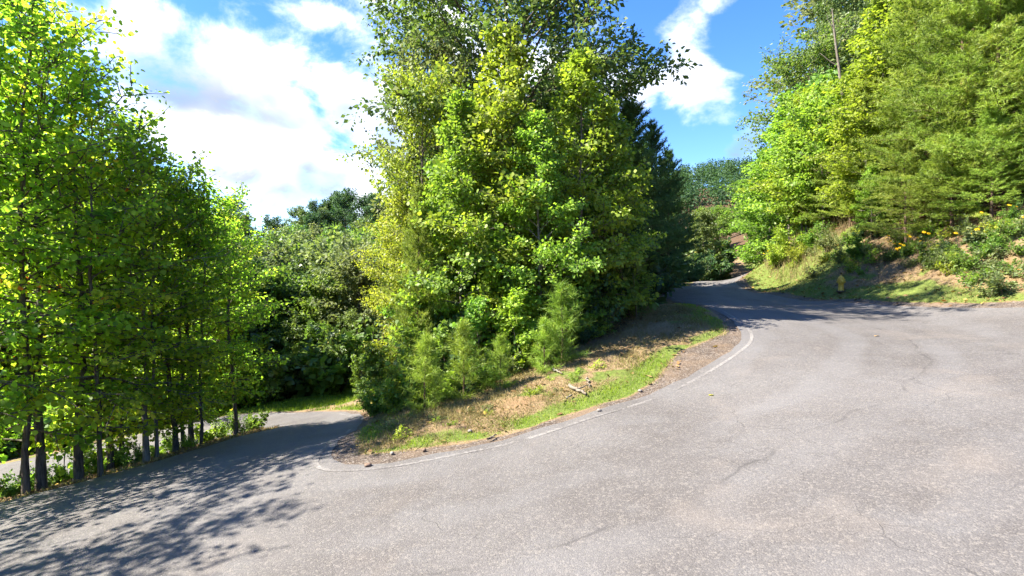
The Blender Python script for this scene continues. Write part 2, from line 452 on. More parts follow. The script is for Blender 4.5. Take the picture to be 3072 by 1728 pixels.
def mat_plain(name, col, rough=.6, spec=.4, var=.25, scale=20):
    t = NT(name); v = t.obj(); n = t.noise(v, scale, 5, .65)
    dk = tuple(c * (1 - var) for c in col[:3]) + (1,); lt = tuple(min(1, c * (1 + var)) for c in col[:3]) + (1,)
    t.bsdf(t.mix(t.rng(n, .3, .7), dk, lt), rough, spec, t.bump(n, .004, .5)); return t.m


M = {}
M['asphalt'] = mat_asphalt(); M['line'] = mat_line(); M['ground'] = mat_ground()
M['bark'] = mat_bark('grey_brown_bark', c3(.05, .038, .028), c3(.16, .13, .10))
M['bark_pale'] = mat_bark('pale_bark', c3(.10, .085, .065), c3(.26, .23, .185))
M['bark_pine'] = mat_bark('pine_bark', c3(.055, .034, .024), c3(.17, .11, .075))
M['dead'] = mat_bark('weathered_wood', c3(.11, .088, .066), c3(.22, .187, .145), 20)
M['l_poplar'] = mat_leaf('leaf_poplar', c3(.078, .145, 0.032), c3(.172, .280, 0.038), c3(.275, .39, 0.054), c3(.42, .38, 0.057), .985, .50, tboost=1.5)
M['l_lime'] = mat_leaf('leaf_lime', c3(.12, .18, 0.030), c3(.25, .34, 0.039), c3(.37, .45, 0.057), c3(.46, .44, 0.057), .98, .5, tboost=1.4)
M['l_yellow'] = mat_leaf('leaf_yellowing', c3(.13, .165, 0.030), c3(.26, .315, 0.039), c3(.38, .42, 0.057), c3(.48, .42, 0.057), .95, .5)
M['l_autumn'] = mat_leaf('leaf_turning', c3(.11, .175, .03), c3(.24, .33, .036), c3(.42, .42, .05), c3(.50, .17, .03), .92, .70, tboost=1.75)
M['l_green'] = mat_leaf('leaf_green', c3(.062, .12, 0.032), c3(.130, .22, 0.039), c3(.22, .31, 0.054), c3(.33, .33, 0.057), .985, .48, tboost=1.5)
M['l_oak'] = mat_leaf('leaf_oak', c3(.055, .092, 0.032), c3(.115, .170, 0.042), c3(.20, .25, 0.065), c3(.27, .25, 0.057), .975, .38, .45, .4)
M['l_deep'] = mat_leaf('leaf_deep', c3(.026, .058, 0.032), c3(.052, .105, 0.040), c3(.10, .16, 0.057), c3(.15, .19, 0.057), .98, .34, .65, .2)
M['l_olive'] = mat_leaf('leaf_olive', c3(.085, .115, 0.051), c3(.155, .195, 0.075), c3(.24, .27, 0.117), c3(.30, .26, 0.102), .97, .4, .6, .22)
M['n_pine'] = mat_leaf('needles_pine', c3(.13, .20, .032), c3(.23, .32, .048), c3(.34, .41, .075), c3(.36, .32, .08), .96, .42, .5, .3, 1.3)
M['n_dark'] = mat_leaf('needles_dark', c3(.048, .105, .030), c3(.090, .170, .046), c3(.15, .23, .07), c3(.16, .20, .06), .97, .36, .5, .3, 1.0)
M['n_young'] = mat_leaf('needles_young', c3(.12, .20, .03), c3(.22, .33, .045), c3(.33, .44, .07), c3(.42, .46, .08), .95, .42, .5, .3, 1.2)
M['l_verge'] = mat_leaf('leaf_backlit', c3(.085, .165, 0.030), c3(.185, .30, 0.036), c3(.31, .42, 0.051), c3(.50, .42, 0.057), .97, .70, tboost=1.75)
M['l_vergey'] = mat_leaf('leaf_backlit_yellow', c3(.14, .20, 0.030), c3(.28, .37, 0.036), c3(.40, .46, 0.051), c3(.55, .40, 0.057), .95, .70, tboost=1.7)
M['grass'] = mat_leaf('grass_blades', c3(.09, .135, .014), c3(.175, .24, .02), c3(.27, .32, .03), c3(.42, .36, .12), .93, .45, .5, .3)
M['straw'] = mat_leaf('dry_grass', c3(.14, .112, .05), c3(.26, .205, .09), c3(.37, .295, .14), c3(.18, .23, .05), .86, .3, .7, .2, 1.0)
M['litter'] = mat_leaf('dead_leaves', c3(.10, .05, .022), c3(.22, .12, .05), c3(.34, .21, .10), c3(.40, .26, .06), .92, .15, .8, .2, 1.0)
M['hydrant'] = mat_plain('hydrant_yellow_paint', c3(.60, .36, .04), .55, .4, .22, 9)
M['hydrant_dark'] = mat_plain('rusted_iron', c3(.10, .065, .04), .85, .3, .4, 14)
M['petal'] = mat_leaf('petals', c3(.65, .38, .01), c3(.78, .50, .012), c3(.85, .60, .02), c3(.80, .36, .01), .9, .3, .6, .2, 1.0)
M['seed'] = mat_plain('flower_centre', c3(.30, .15, .02), .9, .1, .3, 60)
M['stone'] = mat_plain('stone', c3(.22, .195, .17), .9, .2, .25, 14)
M['dark_stone'] = mat_plain('brown_stone', c3(.16, .11, .08), .9, .2, .3, 14)


# ------------------------------------------------------------------ mesh helpers
def np_mesh(name, verts, nper, faces_n, mat=None, attrs=None):
    """mesh of equal faces: verts (V,3), index array (F,nper)"""
    me = bpy.data.meshes.new(name)
    faces = np.asarray(faces_n, np.int32)
    me.vertices.add(len(verts)); me.vertices.foreach_set('co', np.asarray(verts, np.float32).ravel())
    me.loops.add(faces.size); me.loops.foreach_set('vertex_index', faces.ravel())
    me.polygons.add(len(faces)); me.polygons.foreach_set('loop_start', np.arange(0, faces.size, nper, dtype=np.int32))
    for k, (dom, arr) in (attrs or {}).items():
        a = me.attributes.new(k, 'FLOAT', dom); a.data.foreach_set('value', np.asarray(arr, np.float32).ravel())
    me.update(calc_edges=True); me.validate()
    me.materials.append(mat)
    return me


def grid_mesh(name, rings, mat):
    """skin a list of (n,3) closed rings per tube"""
    V = []; F = []; o = 0
    for R in rings:
        k, n, _ = R.shape
        V.append(R.reshape(-1, 3))
        i = np.arange(k - 1)[:, None] * n + np.arange(n)[None]
        j = np.arange(k - 1)[:, None] * n + (np.arange(n)[None] + 1) % n
        F.append(np.stack([i, j, j + n, i + n], -1).reshape(-1, 4) + o); o += k * n
    me = np_mesh(name, np.concatenate(V), 4, np.concatenate(F), mat)
    me.polygons.foreach_set('use_smooth', np.ones(len(me.polygons), bool)); return me


def tube(pts, rad, n=6, rng=None, rough=0.0):
    pts = np.asarray(pts, float); rad = np.asarray(rad, float)
    t = np.gradient(pts, axis=0); t /= np.maximum(np.linalg.norm(t, axis=1), 1e-9)[:, None]
    ref = np.array([0, 0, 1.0]) if abs(t[0, 2]) < .9 else np.array([1.0, 0, 0])
    a = np.cross(t, ref); a /= np.maximum(np.linalg.norm(a, axis=1), 1e-9)[:, None]
    b = np.cross(t, a)
    th = np.linspace(0, 2 * np.pi, n, endpoint=False)
    r = rad[:, None] * (1 + (rng.randn(len(pts), n) * rough if rng is not None and rough else 0))
    return pts[:, None] + r[..., None] * (np.cos(th)[None, :, None] * a[:, None] + np.sin(th)[None, :, None] * b[:, None])


LEAF_TULIP = np.array([(0, 0, 0), (.42, .22, .10), (.46, .62, .10), (.20, .78, .03), (0, 1.0, 0), (-.28, .80, .06), (-.50, .52, .11), (-.38, .14, .09)])
LEAF_OVAL = np.array([(0, 0, 0), (.24, .28, .05), (.20, .66, .05), (0, 1.0, -.06), (-.20, .66, .05), (-.24, .28, .05)])
LEAF_DIA = np.array([(0, 0, 0), (.36, .45, .08), (0, 1.0, -.05), (-.36, .45, .08)])
NEEDLE = np.array([(-.035, 0, 0), (.035, 0, 0), (0, 1.0, 0)])


def place_leaves(name, P, Y, Nn, S, tmpl, tint, mat=None):
    """leaves at P with length axis Y and face normal about Nn"""
    Y = Y / np.maximum(np.linalg.norm(Y, axis=1), 1e-9)[:, None]
    X = np.cross(Y, Nn); X /= np.maximum(np.linalg.norm(X, axis=1), 1e-9)[:, None]
    Z = np.cross(X, Y)
    n, k = len(P), len(tmpl)
    V = P[:, None] + S[:, None, None] * (tmpl[None, :, 0, None] * X[:, None] + tmpl[None, :, 1, None] * Y[:, None] + tmpl[None, :, 2, None] * Z[:, None])
    F = np.arange(n * k).reshape(n, k)
    return np_mesh(name, V.reshape(-1, 3), k, F, mat, {'tint': ('FACE', tint)})


def unit(a): return a / np.maximum(np.linalg.norm(a, axis=-1, keepdims=True), 1e-9)


def deciduous(name, seed, H, R, cb=.25, nprim=34, nsec=6, leaves=9000, ls=.14, tr=.09, tmpl=LEAF_TULIP, profile='cone', clump=.16, droop=.25,
              wander=.25, rise=(15, 60), stems=1, tint_bias=0.0, tert=0):
    """returns (wood mesh, leaf mesh): trunk with limbs and twigs, and leaves along the twigs"""
    g = np.random.RandomState(seed)
    rings = []; segs = []
    for s_ in range(stems):
        ang = g.rand() * 6.28; lean = (.12 * H * (s_ > 0))
        k = 12; tt = np.linspace(0, 1, k); hh = H * (1 - .18 * g.rand() * (s_ > 0))
        wx = np.cumsum(g.randn(k)) * wander * .12; wy = np.cumsum(g.randn(k)) * wander * .12; wx -= wx[0]; wy -= wy[0]
        path = np.stack([wx + math.cos(ang) * lean * tt, wy + math.sin(ang) * lean * tt, tt * hh], 1)
        path[0, 2] = -.25
        rad = tr * (1 - tt) ** .8 * (1 - .12 * (s_ > 0)) + .008; rad[0] *= 1.35
        rings.append(tube(path, rad, 8, g, .05))
        npm = nprim // stems
        for i in range(npm):
            t = cb + (1 - cb) * ((i + g.rand()) / npm) * .985
            u = (t - cb) / (1 - cb)
            if profile == 'cone': pr = (1 - u) ** .7 * (.55 + .45 * min(1, u * 4)) + .10
            elif profile == 'round': pr = math.sqrt(max(.05, 1 - (u * 1.75 - .75) ** 2 * .93)) if u > .2 else .62 + u
            elif profile == 'oval': pr = math.sqrt(max(.04, 1 - (2 * u - 1) ** 2 * .94))
            elif profile == 'column': pr = .75 * (1 - u ** 3) + .15
            else: pr = 1 - u * .7
            L = R * pr * (.72 + .5 * g.rand())
            az = i * 2.39996 + g.randn() * .5
            base = np.array([np.interp(t, tt, path[:, c]) for c in range(3)])
            e0 = math.radians(rise[0] + (rise[1] - rise[0]) * u + g.randn() * 9)
            m = 7; s = np.linspace(0, 1, m)
            el = e0 + (s - .3) * math.radians(-30 * droop * (1 - u) + 14 * g.randn())
            azs = az + np.cumsum(g.randn(m) * .14)
            st = np.stack([np.cos(el) * np.cos(azs), np.cos(el) * np.sin(azs), np.sin(el)], 1) * L / (m - 1)
            bp = base + np.concatenate([np.zeros((1, 3)), np.cumsum(st[:-1], 0)])
            br = max(.012, np.interp(t, tt, rad) * .5) * (1 - s * .85)
            rings.append(tube(bp, np.maximum(br, .004), 5))
            segs.append((bp[3:], .8))
            for j in range(nsec):
                f = .22 + .78 * (j + g.rand()) / nsec
                q = np.array([np.interp(f, s, bp[:, c]) for c in range(3)])
                d = unit(st[min(m - 1, int(f * (m - 1)))])
                side = unit(np.cross(d, [0, 0, 1.0])) * (1 if j % 2 else -1)
                dd = unit(d * (.45 + .4 * g.rand()) + side * (.35 + .6 * g.rand()) + np.array([0, 0, .10 + .35 * g.randn()]))
                l2 = L * (.22 + .28 * g.rand()) * (1.15 - .55 * f) + .18
                s3 = np.linspace(0, 1, 4)[:, None]
                tp = q + dd * l2 * s3 + np.array([0, 0, -.12 * droop * l2]) * s3 ** 2 + g.randn(4, 3) * .03 * l2 * s3
                rings.append(tube(tp, np.linspace(.013, .004, 4) * (H / 9) ** .5, 4)); segs.append((tp, 1.0))
                for k3 in range(tert):
                    f3 = .3 + .7 * g.rand(); q3 = q + dd * l2 * f3
                    d3 = unit(dd + g.randn(3) * .7); l3 = l2 * .45
                    tp3 = q3 + d3 * l3 * np.linspace(0, 1, 3)[:, None]
                    segs.append((tp3, .9))
    lens = np.array([np.linalg.norm(np.diff(p, axis=0), axis=1).sum() * w for p, w in segs])
    idx = g.choice(len(segs), leaves, p=lens / lens.sum())
    f = g.rand(leaves) ** .7
    P = np.empty((leaves, 3)); D = np.empty((leaves, 3))
    for i in range(len(segs)):
        mk = np.nonzero(idx == i)[0]
        if not len(mk): continue
        p = segs[i][0]; s = np.linspace(0, 1, len(p))
        P[mk] = np.stack([np.interp(f[mk], s, p[:, c]) for c in range(3)], 1)
        D[mk] = unit(p[-1] - p[0])
    o = unit(g.randn(leaves, 3)); o[:, 2] *= .7
    P = P + o * (g.rand(leaves, 1) ** .6) * clump
    Y = unit(D * .5 + o * .9 + np.array([0, 0, -.35]))
    outw = P.copy(); outw[:, 2] = 0; outw = unit(outw)
    Nn = unit(np.array([0, 0, .8]) + outw * .45 + g.randn(leaves, 3) * .7)
    S = ls * (.40 + .95 * g.rand(leaves))
    segt = g.rand(len(segs))[idx]
    tint = np.clip(.62 * g.rand(leaves) + .38 * segt + tint_bias, 0, 1)
    wood = grid_mesh(name + '_wood', rings, None)
    return wood, place_leaves(name + '_leaves', P, Y, Nn, S, tmpl, tint), H


def pine(name, seed, H, R, cb=.12, whorl=.5, per=5, ntw=9, tufts=3, needles=12, nl=.11, tr=.11, flat=.5, shape=.8, tilt=(2, 45), rough=.3, wide=1.0):
    g = np.random.RandomState(seed); rings = []
    k = 12; tt = np.linspace(0, 1, k); w = np.cumsum(g.randn(k, 2), 0) * .03 * H / 10; w -= w[0]
    path = np.concatenate([w, (tt * H)[:, None]], 1); path[0, 2] = -.25
    rad = tr * (1 - tt) ** .9 + .008
    rings.append(tube(path, rad, 8, g, .04))
    TP = []; TD = []; TT = []
    z = cb * H
    while z < H * .985:
        u = (z - cb * H) / (H * (1 - cb))
        for b in range(per):
            if g.rand() < .12: continue
            L = R * ((1 - u) ** shape * (.75 + .25 * min(1, u * 5)) + .06) * (.65 + .6 * g.rand())
            az = b * 6.283 / per + z * 2.1 + g.randn() * .35
            e0 = math.radians(tilt[0] + (tilt[1] - tilt[0]) * u ** 1.4 + g.randn() * 8)
            m = 6; s = np.linspace(0, 1, m)
            el = e0 + s * math.radians(10 * g.randn() + 10)
            azs = az + np.cumsum(g.randn(m)) * .08
            st = np.stack([np.cos(el) * np.cos(azs), np.cos(el) * np.sin(azs), np.sin(el)], 1) * L / (m - 1)
            base = np.array([np.interp(z / H, tt, path[:, c]) for c in range(3)])
            bp = base + np.concatenate([np.zeros((1, 3)), np.cumsum(st[:-1], 0)])
            rings.append(tube(bp, np.maximum(.022 * (H / 10) * (1 - s * .9) * (1.1 - u), .004), 4))
            btint = g.rand()
            nn = max(2, int(ntw * (L / R + .25)))
            for j in range(nn):
                f = .18 + .82 * (j + g.rand() * .6) / nn
                q = np.array([np.interp(f, s, bp[:, c]) for c in range(3)])
                d = unit(st[min(m - 1, int(f * (m - 1)))]); side = unit(np.cross(d, [0, 0, 1.0])) * (1 if j % 2 else -1)
                dd = unit(d * .75 + side * .75 + np.array([0, 0, g.randn() * flat * .5 + .12]))
                l2 = (L * .34 * (1.15 - f) + .12) * (.7 + .6 * g.rand())
                if j == nn - 1: dd = d; q = bp[-1]
                rings.append(tube(q + dd * l2 * np.linspace(0, 1, 3)[:, None], np.array([.006, .004, .002]) * (H / 10) ** .5, 3))
                for a in range(tufts):
                    fa = (a + .6 + .4 * g.rand()) / tufts
                    TP.append(q + dd * l2 * fa + g.randn(3) * .03); TD.append(dd); TT.append(btint)
        z += whorl * (.75 + .5 * g.rand()) * (1 - .35 * u)
    TP = np.array(TP); TD = np.array(TD); TT = np.array(TT)
    n = len(TP) * needles
    P = np.repeat(TP, needles, 0); D = np.repeat(TD, needles, 0)
    o = unit(g.randn(n, 3))
    Y = unit(D * .55 + o * .85 + np.array([0, 0, .12]))
    P = P - D * (g.rand(n, 1) * nl * 1.1)
    S = nl * (.7 + .6 * g.rand(n)); tint = np.clip(.5 * g.rand(n) + .5 * np.repeat(TT, needles), 0, 1)
    tm = NEEDLE.copy(); tm[:, 0] *= wide
    return grid_mesh(name + '_wood', rings, None), place_leaves(name + '_needles', P, Y, unit(g.randn(n, 3)), S, tm, tint), H


def shrub(name, seed, H=1.2, R=.8, stems=9, leaves=1500, ls=.10, tmpl=LEAF_OVAL, spread=.6):
    g = np.random.RandomState(seed); rings = []; segs = []
    for i in range(stems):
        az = i * 2.4 + g.randn() * .4; e = math.radians(85 - 50 * spread * g.rand())
        l = H * (.6 + .5 * g.rand()); s = np.linspace(0, 1, 6)[:, None]
        d = np.array([math.cos(az) * math.cos(e), math.sin(az) * math.cos(e), math.sin(e)])
        p = np.array([g.randn() * .12 * R, g.randn() * .12 * R, -.08]) + d * l * s + np.array([math.cos(az), math.sin(az), -.15]) * R * .35 * s ** 2
        rings.append(tube(p, np.linspace(.014, .004, 6) * max(.6, H / 1.5), 4)); segs.append(p[1:])
        for j in range(4):
            f = .3 + .7 * g.rand(); q = p[min(5, int(f * 5))]
            dd = unit(d + g.randn(3) * .7); tp = q + dd * l * .35 * np.linspace(0, 1, 4)[:, None]
            rings.append(tube(tp, np.linspace(.006, .002, 4), 3)); segs.append(tp)
    idx = g.randint(0, len(segs), leaves); f = g.rand(leaves); P = np.empty((leaves, 3)); D = np.empty((leaves, 3))
    for i, p in enumerate(segs):
        mk = np.nonzero(idx == i)[0]; s = np.linspace(0, 1, len(p))
        P[mk] = np.stack([np.interp(f[mk], s, p[:, c]) for c in range(3)], 1); D[mk] = unit(p[-1] - p[0])
    o = unit(g.randn(leaves, 3)); P += o * .09 * g.rand(leaves, 1) * max(1, H)
    P[:, 2] = np.maximum(P[:, 2], .02)
    Y = unit(D * .4 + o + np.array([0, 0, -.1])); Nn = unit(np.array([0, 0, .9]) + g.randn(leaves, 3) * .5)
    tint = np.clip(.6 * g.rand(leaves) + .4 * g.rand(len(segs))[idx], 0, 1)
    return grid_mesh(name + '_stems', rings, None), place_leaves(name + '_leaves', P, Y, Nn, ls * (.6 + .7 * g.rand(leaves)), tmpl, tint), H


def tag(o, label, cat=None, group=None, kind=None):
    o['label'] = label
    if cat: o['category'] = cat
    if group: o['group'] = group
    if kind: o['kind'] = kind
    return o


def link(name, me, mat=None, parent=None):
    o = bpy.data.objects.new(name, me); COL.objects.link(o)
    if mat is not None:
        if not me.materials: me.materials.append(None)
        o.material_slots[0].link = 'OBJECT'; o.material_slots[0].material = mat
    if parent is not None: o.parent = parent
    return o


PR = random.Random(11)
ORD = ['first', 'second', 'third', 'fourth', 'fifth', 'sixth', 'seventh', 'eighth', 'ninth', 'tenth', 'eleventh', 'twelfth', 'thirteenth', 'fourteenth', 'fifteenth', 'sixteenth', 'seventeenth', 'eighteenth']
TONE = {'l_verge': 'green', 'l_vergey': 'yellow-green', 'l_poplar': 'bright green', 'l_lime': 'lime', 'l_yellow': 'yellowish', 'l_autumn': 'orange-tinged', 'l_green': 'mid-green', 'l_oak': 'dark olive-green', 'l_deep': 'deep green', 'l_olive': 'pale olive'}


def plant(kind, proto, x, y, scale, bark, leaf, label, cat='tree', group=None, rz=None, wide=1.0, lean=(0, 0), parts=('trunk', 'crown'), sink=.05):
    wood, lv, H = proto
    e = bpy.data.objects.new(kind, None); COL.objects.link(e); e.empty_display_size = .3
    e.location = (x, y, H1(x, y) - sink)
    e.rotation_euler = (lean[0], lean[1], PR.random() * 6.28 if rz is None else rz)
    e.scale = (scale * wide, scale * wide, scale)
    tag(e, label, cat, group)
    link(parts[0], wood, M[bark], e); link(parts[1], lv, M[leaf], e)
    return e


def plant_px(kind, proto, px, d, top, bark, leaf, label, **kw):
    """tree at depth d whose top shows at pixel height top"""
    x = (px - 512) / FPX * d
    zt = EYE + (288 - top) / FPX * d
    return plant(kind, proto, x, d, (zt - H1(x, d)) / proto[2], bark, leaf, label, **kw)


# ------------------------------------------------------------------ ground, road, edge line
def axis(a, b, step, lim):
    v = list(np.arange(a, b, step)); s = step; hi = b
    while hi < lim: v.append(hi); s = min(s * 1.18, 60); hi += s
    s = step; lo = a - s; pre = []
    while lo > -lim: pre.append(lo); s = min(s * 1.18, 60); lo -= s
    return np.array(pre[::-1] + v)


xs = axis(-17, 22, .2, 1500); ys = axis(-8, 36, .2, 1500)
GX, GY = np.meshgrid(xs, ys)
gx, gy = GX.ravel(), GY.ravel()
gz = height(gx, gy)
near = (np.abs(gx) < 60) & (gy > -40) & (gy < 90)
sd = np.full(len(gx), 50.0); gv = np.zeros(len(gx)); gg = np.zeros(len(gx)); gl = np.ones(len(gx))
sd[near], gv[near], gg[near], gl[near] = zones(gx[near], gy[near])
rough = (vnoise(gx, gy, 1.1) - .5) * .10 + (vnoise(gx + 5, gy + 3, .42) - .5) * .06
gz = gz + rough * _sm(sd, .2, 1.2)
gz = gz - .10 * (1 - _sm(sd, -.45, -.12)) - .004 * (sd < 1)
nx, ny = len(xs), len(ys)
ii = (np.arange(ny - 1)[:, None] * nx + np.arange(nx - 1)[None]).ravel()
gm = np_mesh('ground', np.stack([gx, gy, gz], 1), 4, np.stack([ii, ii + 1, ii + 1 + nx, ii + nx], 1), M['ground'],
             {'gravel': ('POINT', gv), 'grass': ('POINT', gg), 'litter': ('POINT', gl)})
gm.polygons.foreach_set('use_smooth', np.ones(len(gm.polygons), bool))
ground = bpy.data.objects.new('ground', gm); COL.objects.link(ground)
tag(ground, 'wooded hillside of earth, leaf litter and patchy grass', kind='structure')


def drape(name, P, step, lift, mat):
    lo, hi = P.min(0), P.max(0)
    X, Y = np.meshgrid(np.arange(lo[0], hi[0], step), np.arange(lo[1], hi[1], step))
    X = X.ravel(); Y = Y.ravel(); s = poly_sd(X, Y, P); k = s < -step * .35
    pts = [Vector(p) for p in P] + [Vector((a, b)) for a, b in zip(X[k], Y[k])]
    n = len(P)
    vs, _, fs, *_r = delaunay_2d_cdt(pts, [(i, (i + 1) % n) for i in range(n)], [], 1, 1e-4)
    xy = np.array([(v.x, v.y) for v in vs]); z = height(xy[:, 0], xy[:, 1]) + lift
    me = bpy.data.meshes.new(name); me.from_pydata(np.column_stack([xy, z]).tolist(), [], [list(f) for f in fs]); me.update()
    if me.polygons and sum(p.normal.z for p in me.polygons) < 0: me.flip_normals()
    me.polygons.foreach_set('use_smooth', np.ones(len(me.polygons), bool))
    a_ = me.attributes.new('lane', 'FLOAT', 'POINT')
    dl = np.array([np.hypot(LINE[::4, 0] - p[0], LINE[::4, 1] - p[1]).min() for p in xy]); a_.data.foreach_set('value', dl.astype(np.float32))
    me.materials.append(mat); return me


# ragged asphalt edge
rg = np.random.RandomState(2)
ROADR = ROAD + (np.stack([vnoise(ROAD[:, 0] * 1.0, ROAD[:, 1], .5), vnoise(ROAD[:, 0] + 40, ROAD[:, 1], .5)], 1) - .5) * .16
road = bpy.data.objects.new('road', drape('road', ROADR, .6, .006, M['asphalt'])); COL.objects.link(road)
tag(road, 'worn grey asphalt road winding round a hairpin bend', kind='structure')

lp = resample(LINE, .2); la = offset(lp, .042); lb = offset(lp, -.042)
lv = np.stack([la, lb], 1).reshape(-1, 2)
lz = height(lv[:, 0], lv[:, 1]) + .011
i = np.arange(len(lp) - 1) * 2
lm = np_mesh('edge_line', np.column_stack([lv, lz]), 4, np.stack([i, i + 1, i + 3, i + 2], 1), M['line'])
ln = bpy.data.objects.new('edge_line', lm); COL.objects.link(ln)
tag(ln, 'thin worn white edge line painted along the inside of the bend', kind='structure')

# ------------------------------------------------------------------ grass, straw and dead leaves on the ground
def scatter(n, box, fn, seed):
    g = np.random.RandomState(seed)
    x = box[0] + (box[1] - box[0]) * g.rand(n); y = box[2] + (box[3] - box[2]) * g.rand(n)
    k = g.rand(n) < fn(x, y)
    return x[k], y[k], g


def blades(name, label, cat, n, box, fn, seed, size, mat, flat=.25, wide=1.0, tm=NEEDLE):
    x, y, g = scatter(n, box, fn, seed); m = len(x)
    P = np.column_stack([x, y, height(x, y) - .02 + .0 * x])
    az = g.rand(m) * 6.28
    Y = np.column_stack([np.cos(az) * flat * 2 * g.rand(m), np.sin(az) * flat * 2 * g.rand(m), np.ones(m)])
    t = tm.copy(); t[:, 0] *= wide
    patch = vnoise(x, y, .7)
    me = place_leaves(name, P, Y, unit(g.randn(m, 3)), size * (.5 + g.rand(m)), t, np.clip(.55 * g.rand(m) + .45 * patch, 0, 1), mat)
    o = bpy.data.objects.new(name, me); COL.objects.link(o); tag(o, label, cat, kind='stuff'); return o


def zg(x, y): s, a, b, c = zq(x, y); return b * (s > .25)
def zd(x, y): s, a, b, c = zq(x, y); return (1 - b) * (1 - a) * (1 - .7 * c) * (s > .4)


blades('island_grass', 'short green grass strip along the island verge', 'grass', 240000, (-6, 8, 9, 23), zg, 1, .060, M['grass'], .45, 2.6)
blades('bank_grass', 'green grass at the foot of the right-hand bank', 'grass', 150000, (9, 22, 15, 42), lambda x, y: zg(x, y) * (.25 + .75 * _sm(vnoise(x, y, 1.3), .35, .6)), 2, .075, M['grass'], .5, 2.2)
blades('bend_grass', 'mown grass slope beyond the lower bend', 'grass', 70000, (-16, 0, 20, 31), zg, 3, .12, M['grass'], .3, 2.6)
blades('verge_grass', 'thin yellowing grass along the tree-lined verge', 'grass', 60000, (-14, -5, 6, 19), lambda x, y: (zq(x, y)[0] > .1) * .55, 4, .10, M['straw'], .5, 2.0)
blades('island_straw', 'dry straw and stubble over bare orange earth', 'straw', 190000, (-6, 7, 9.5, 20), lambda x, y: zd(x, y) * .9, 5, .13, M['straw'], 1.3, 1.3)
blades('bank_straw', 'dry straw on the bare parts of the bank', 'straw', 150000, (11, 26, 14, 36), lambda x, y: np.clip(zd(x, y) * .7 + .35 * (zq(x, y)[0] > .5) * (zq(x, y)[0] < 5), 0, 1), 6, .12, M['straw'], 1.4, 1.4)


def dead_leaves(name, label, n, box, fn, seed, size):
    x, y, g = scatter(n, box, fn, seed); m = len(x)
    P = np.column_stack([x, y, height(x, y) + .015 + .02 * g.rand(m)]); az = g.rand(m) * 6.28
    Y = np.column_stack([np.cos(az), np.sin(az), .25 * g.randn(m)])
    me = place_leaves(name, P, Y, unit(np.array([0, 0, 1]) + .35 * g.randn(m, 3)), size * (.5 + g.rand(m)), LEAF_OVAL, g.rand(m), M['litter'])
    o = bpy.data.objects.new(name, me); COL.objects.link(o); tag(o, label, 'leaf litter', kind='stuff')


dead_leaves('island_leaf_litter', 'brown dead leaves under the island trees', 26000, (-6, 9, 10, 24), lambda x, y: np.clip(zq(x, y)[3] * .8 + .06, 0, 1) * (zq(x, y)[0] > .3), 7, .11)
dead_leaves('bank_leaf_litter', 'brown dead leaves and needles on the wooded bank', 22000, (12, 30, 15, 40), lambda x, y: np.clip(zq(x, y)[3] * .8 + .12, 0, 1) * (zq(x, y)[0] > .3), 8, .13)
dead_leaves('verge_leaf_litter', 'yellow and brown fallen leaves along the verge', 9000, (-15, -5, 5, 19), lambda x, y: (zq(x, y)[0] > .05) * .8, 9, .10)

# ------------------------------------------------------------------ tree kinds
POP = [deciduous('poplar_%d' % s, s, 10, 2.5, .10, 46, 8, 17500, .118, .07, LEAF_TULIP, 'cone', .30, .3, .3, (8, 62)) for s in (21, 22, 23)]
VERGE = [deciduous('verge_%d' % s, s, 10, 2.3, c, 40, 6, 4700, .108, t, LEAF_TULIP, 'cone' if s % 2 else 'oval', .26, .7, .5, (-8, 58)) for s, c, t in ((31, .12, .055), (32, .22, .085), (33, .10, .055), (34, .18, .09))]
MAPLE = [deciduous('maple_%d' % s, s, 10, 3.0, .12, 48, 8, 19000, .135, .10, LEAF_DIA, 'oval', .32, .3, .3, (10, 60)) for s in (41, 42)]
OAK = [deciduous('oak_51', 51, 17, 6.8, .28, 52, 10, 76000, .18, .24, LEAF_DIA, 'round', .36, .2, .8, (12, 66), tert=2)]
FOREST = [deciduous('forest_%d' % s, s, 13, 4.2, .16, 38, 6, 8000, .36, .14, LEAF_DIA, pr, .5, .2, .4, (10, 60)) for s, pr in ((61, 'oval'), (62, 'round'), (63, 'oval'), (64, 'round'))]
PINE = [pine('pine_%d' % s, s, 12, 3.6, .10, .46, 6, 13, 3, 17, .19, .12, wide=1.9) for s in (71, 72)]
PINED = [pine('dark_pine_%d' % s, s, 11, 2.6, .06, .38, 5, 9, 3, 18, .20, .12, shape=.6, tilt=(10, 55), wide=2.0) for s in (75,)]
YPINE = [pine('young_pine_%d' % s, s, 2.6, .85, .06, .30, 5, 4, 2, 20, .23, .022, shape=.75, tilt=(28, 68), wide=.8) for s in (81, 82, 83)]
SHRUB = [shrub('shrub_%d' % s, s, 1.3, .8, 10, 1500, .11, LEAF_OVAL) for s in (91, 92)] + [shrub('shrub_93', 93, 1.3, .9, 9, 900, .16, LEAF_TULIP)]
WEED = [shrub('weed_%d' % s, s, .55, .4, 8, 420, .075, LEAF_DIA, .8) for s in (95, 96)]
SAPL = [deciduous('sapling_%d' % s, s, 4, 1.25, .08, 22, 5, 2600, .16, .028, LEAF_TULIP, 'oval', .18, .4, .25, (15, 60)) for s in (101, 102)]

